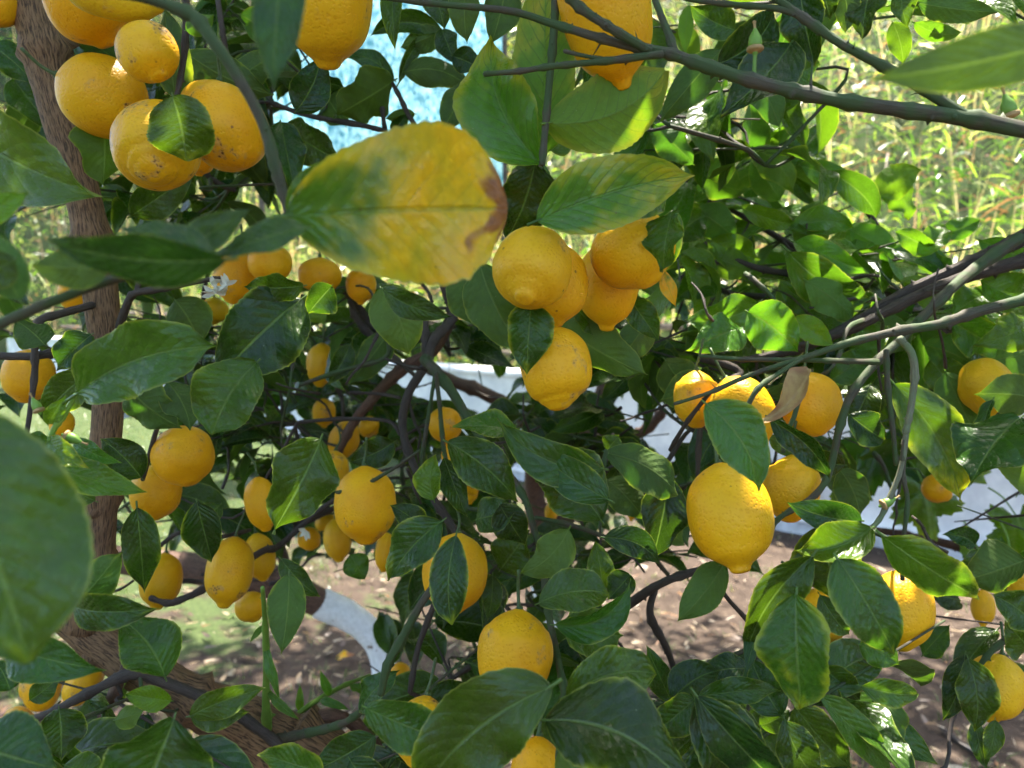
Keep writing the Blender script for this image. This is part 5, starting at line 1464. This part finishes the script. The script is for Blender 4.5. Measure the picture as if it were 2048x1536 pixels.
FILL = random.Random(77)
def cluster(tree, poly, n, d0, d1, l0, l1, y=0.03, size=(0.075, 0.11), up=0.6, down=0.45):
    rng = FILL
    xs = [p[0] for p in poly]; ys = [p[1] for p in poly]
    def inside(x, yy):
        c = False
        for i in range(len(poly)):
            (x1, y1), (x2, y2) = poly[i], poly[i - 1]
            if (y1 > yy) != (y2 > yy) and x < (x2 - x1) * (yy - y1) / (y2 - y1) + x1: c = not c
        return c
    made = tries = 0
    while made < n and tries < n * 60:
        tries += 1
        px, py = rng.uniform(min(xs), max(xs)), rng.uniform(min(ys), max(ys))
        if not inside(px, py): continue
        d = rng.uniform(d0, d1)
        if not clear(px, py, d): continue
        C = P(px, py, d)
        a = rng.uniform(0, 6.283)
        td = Vector((math.cos(a), math.sin(a) * 0.7, rng.uniform(-0.5, 0.5))).normalized()
        tl = rng.uniform(0.05, 0.11)
        A, B = C - td * tl, C + td * tl
        kids = []
        for k in range(rng.randint(3, 5)):
            t = rng.uniform(0.1, 1.0)
            base = A.lerp(B, t)
            s = Vector((rng.uniform(-1, 1), rng.uniform(-1, 1), rng.uniform(-.4, .3)))
            dv = (td * 0.5 + s * 0.9 + Vector((0, 0, -down * rng.uniform(0.2, 1.6)))).normalized()
            L = rng.uniform(*size)
            tip = base + dv * L * 1.05
            bad = False
            for q in (0.25, 0.6, 1.0):
                x_, y_, z_ = proj(base.lerp(tip, q))
                if not clear(x_, y_, z_, 20): bad = True
            if bad: continue
            nr = Vector((rng.uniform(-.7, .7), rng.uniform(-1.2, .3), up + rng.uniform(-.2, .6)))
            kids.append((tree, base + dv * L * 0.10, dv, nr, L, (max(0, rng.gauss(y, .07)), rng.uniform(l0, l1), 0.0), rng.randrange(14)))
        if len(kids) >= 2:
            for kk in kids: free_leaf(*kk)
            made += 1
            # the twig, reaching back to the nearest branch of the same tree
            best = None
            for q, tr in BRANCHPTS:
                if tr is tree:
                    dd = min((q - A).length, (q - B).length)
                    if best is None or dd < best[0]: best = (dd, q)
            if best and (best[1] - B).length < (best[1] - A).length: A, B = B, A
            pts = [(*B, .0009), (*C, .0013), (*A, .0016)]
            if best and 0.02 < best[0] < 0.15:
                m = A.lerp(best[1], 0.5) + Vector((0, 0.008, -0.008))
                ok = all(clear(*proj(A.lerp(best[1], q)), 4) or True for q in (0.3, 0.7))
                if ok: pts += [(*m, .0018), (*best[1], .0022)]
            link("twig", tube_mesh("twig", pts, 6, 4, 0.1, 2, made), M_TWIGG if rng.random() < .5 else M_TWIGB, tree)
cluster(T5, [(1340, 260), (1620, 270), (1760, 350), (1860, 450), (2060, 560), (2060, 730), (1340, 720)], 44, .95, 1.5, .3, .75, up=1.0, down=.3)  # lit look of this zone painted in through lighter leaf tones
cluster(T1, [(330, -10), (720, -10), (680, 480), (330, 480)], 30, .85, 1.4, -.05, .22)
cluster(T4, [(1200, -10), (1600, -10), (1560, 330), (1300, 330)], 12, .85, 1.3, .1, .6)
cluster(T1, [(0, 80), (260, 80), (260, 760), (0, 760)], 20, .92, 1.4, -.05, .25)
cluster(T2, [(240, 560), (700, 560), (900, 640), (900, 1060), (240, 1060)], 34, .98, 1.7, -.05, .25)  # tones lowered: shade deeper in the crown is put into leaf colour
cluster(T3, [(900, 640), (1340, 640), (1340, 1130), (900, 1080)], 30, .9, 1.8, -.05, .22)
cluster(T4, [(1300, 690), (1940, 700), (1900, 1000), (1340, 960)], 16, .85, 1.3, 0, .3)
cluster(T3, [(760, 1080), (1500, 1080), (1480, 1400), (800, 1400)], 10, .8, 1.3, 0, .35)
cluster(T4, [(1320, 1340), (1880, 1340), (1700, 1540), (1320, 1540)], 9, .58, .8, .05, .35)
cluster(T1, [(0, 1300), (240, 1300), (520, 1480), (520, 1540), (0, 1540)], 5, .6, .9, .05, .3)
cluster(T4, [(1900, 1020), (2060, 1000), (2060, 1320), (1920, 1300)], 5, .8, 1.1, .1, .3)
cluster(T4, [(1600, -20), (2048, -20), (2048, 30), (1600, 60)], 7, .7, 1.0, .2, .7)

GAPS_KEEP = [(330, 1220, 510, 1430), (610, 1240, 735, 1320), (640, 1130, 750, 1210), (1230, 1170, 1360, 1310), (1390, 1250, 1480, 1330), (1560, 890, 1640, 1050), (1890, 940, 1960, 1075), (1700, 860, 1760, 895), (770, 740, 830, 780), (900, 745, 985, 820), (1315, 845, 1365, 905), (255, 840, 300, 920), (700, 80, 930, 320), (1650, 70, 2048, 440), (1890, 1440, 2048, 1536), (590, 225, 690, 320), (600, 1310, 700, 1420)]
GAPS[:] = GAPS_KEEP
cluster(T1, [(100, 60), (560, 60), (560, 480), (100, 480)], 18, 1.0, 1.6, -.1, .15)  # dark tones from here paint the deep shade behind the front leaves
cluster(T2, [(250, 640), (900, 600), (900, 1100), (250, 1080)], 46, 1.2, 2.2, -.1, .2)
cluster(T3, [(620, 640), (1340, 640), (1340, 1120), (620, 1100)], 46, 1.3, 2.4, -.1, .2)
cluster(T3, [(760, 1080), (1220, 1100), (1220, 1400), (780, 1420)], 12, 1.0, 1.6, -.05, .25)
cluster(T5, [(1340, 560), (1900, 560), (1860, 900), (1340, 960)], 22, 1.1, 1.8, -.05, .3)
cluster(T3, [(450, 690), (1020, 690), (1020, 880), (450, 880)], 30, 1.3, 2.4, -.05, .3, size=(.06, .095))
cluster(T2, [(720, 1330), (900, 1330), (900, 1540), (700, 1540)], 8, .75, 1.2, -.05, .2)
def bare_twigs(tree, x0, y0, x1, y1, n, d0, d1):
    rng = FILL
    for _ in range(n):
        px, py, dd_ = rng.uniform(x0, x1), rng.uniform(y0, y1), rng.uniform(d0, d1)
        an, pts, w = rng.uniform(0, 6.283), [], rng.uniform(5, 11)
        m = rng.randint(4, 7)
        for i in range(m):
            p = P(px, py, dd_)
            pts.append((p.x, p.y, p.z, 0.5 * w * (1 - 0.6 * i / m) * dd_ / F))
            an += rng.uniform(-.45, .45)
            px += math.cos(an) * rng.uniform(18, 45); py += math.sin(an) * rng.uniform(18, 45); dd_ += rng.uniform(-.03, .03)
        mid = catmull(pts, 2)
        if any(not clear(*proj(Vector(q[:3])), 2) for q in mid): continue
        link("twig", tube_mesh("twig", pts, 6, 4, 0.2, rng.randint(3, 6), rng.randrange(999), rng.randint(0, 2)), M_TWIGB if rng.random() < .7 else M_TWIGG, tree)
bare_twigs(T2, 560, 560, 920, 1060, 60, .9, 1.4)
bare_twigs(T3, 880, 700, 1340, 1320, 45, .85, 1.4)
bare_twigs(T1, 240, 540, 620, 1180, 40, .9, 1.3)
bare_twigs(T4, 1340, 520, 1950, 1250, 50, .7, 1.2)
for tr in (T1, T2, T3, T4, T5):
    if tr.name in OVER:
        o = link("foliage", foliage_mass("foliage", OVER[tr.name], True), M_LEAFS, tr)
        o["kind"] = "stuff"

# ---- crowns above the frame: the shade in which the picture was taken
def crown(tree, n, xr, yr, zt, seed, hole=-0.2):
    rng = random.Random(seed)
    it = []
    while len(it) < n:
        x, y = rng.uniform(*xr), rng.uniform(*yr)
        zmin = CAM.z + 0.44 * y + 0.12
        z = zmin + rng.random() * zt
        if mnoise.noise(Vector((x * 1.3, y * 1.3, z * 1.3 + seed))) < (0.02 if seed == 4 and x > 0.42 and y > 0.95 else hole): continue
        a = rng.uniform(0, 6.283)
        dv = Vector((math.cos(a), math.sin(a), rng.uniform(-.9, .3))).normalized()
        nr = Vector((rng.uniform(-.6, .6), rng.uniform(-.6, .6), 1))
        it.append((Vector((x, y, z)), dv, nr, rng.uniform(.08, .12), (max(0, rng.gauss(.03, .06)), rng.uniform(0, .5), 0), rng.random()))
    o = link("foliage", foliage_mass("foliage", it), M_FOL, tree)
    o["kind"] = "stuff"
crown(T1, 2200, (-1.5, 0.2), (0.62, 2.4), 0.9, 1, -0.28)
crown(T2, 4200, (-2.8, 0.4), (1.6, 5.2), 1.1, 2)
crown(T3, 4600, (-0.4, 2.6), (1.6, 5.2), 1.1, 3)
crown(T5, 500, (0.3, 1.9), (1.6, 2.6), 0.9, 6)
crown(T4, 2400, (0.0, 1.7), (0.62, 2.4), 0.9, 4, -0.32)
def unseen_leaf_screen(tree, n, xr, yr, zr, seed):  # unseen leaves added around and behind the lens to shape light and reflections
    rng = random.Random(seed)
    it = []
    while len(it) < n:
        p = Vector((rng.uniform(*xr), rng.uniform(*yr), rng.uniform(*zr)))
        if mnoise.noise(p * 1.7 + Vector((seed, 0, 0))) < -0.12: continue
        a = rng.uniform(0, 6.283)
        it.append((p, Vector((math.cos(a), math.sin(a), rng.uniform(-.9, .3))).normalized(), Vector((rng.uniform(-.6, .6), rng.uniform(-.6, .6), 1)), rng.uniform(.08, .12), (max(0, rng.gauss(.03, .06)), rng.uniform(0, .5), 0), rng.random()))
    link("foliage", foliage_mass("foliage", it), M_FOL, tree)["kind"] = "stuff"
unseen_leaf_screen(T1, 1500, (-2.2, -0.95), (-1.6, 0.3), (0.9, 2.9), 21)
unseen_leaf_screen(T4, 1500, (1.05, 2.3), (-1.6, 0.3), (0.9, 2.9), 22)
unseen_leaf_screen(T1, 700, (-1.0, 1.1), (-0.5, 0.62), (2.3, 3.0), 23)
print("leaf objects", NLEAF[0], LEAFCOUNT)
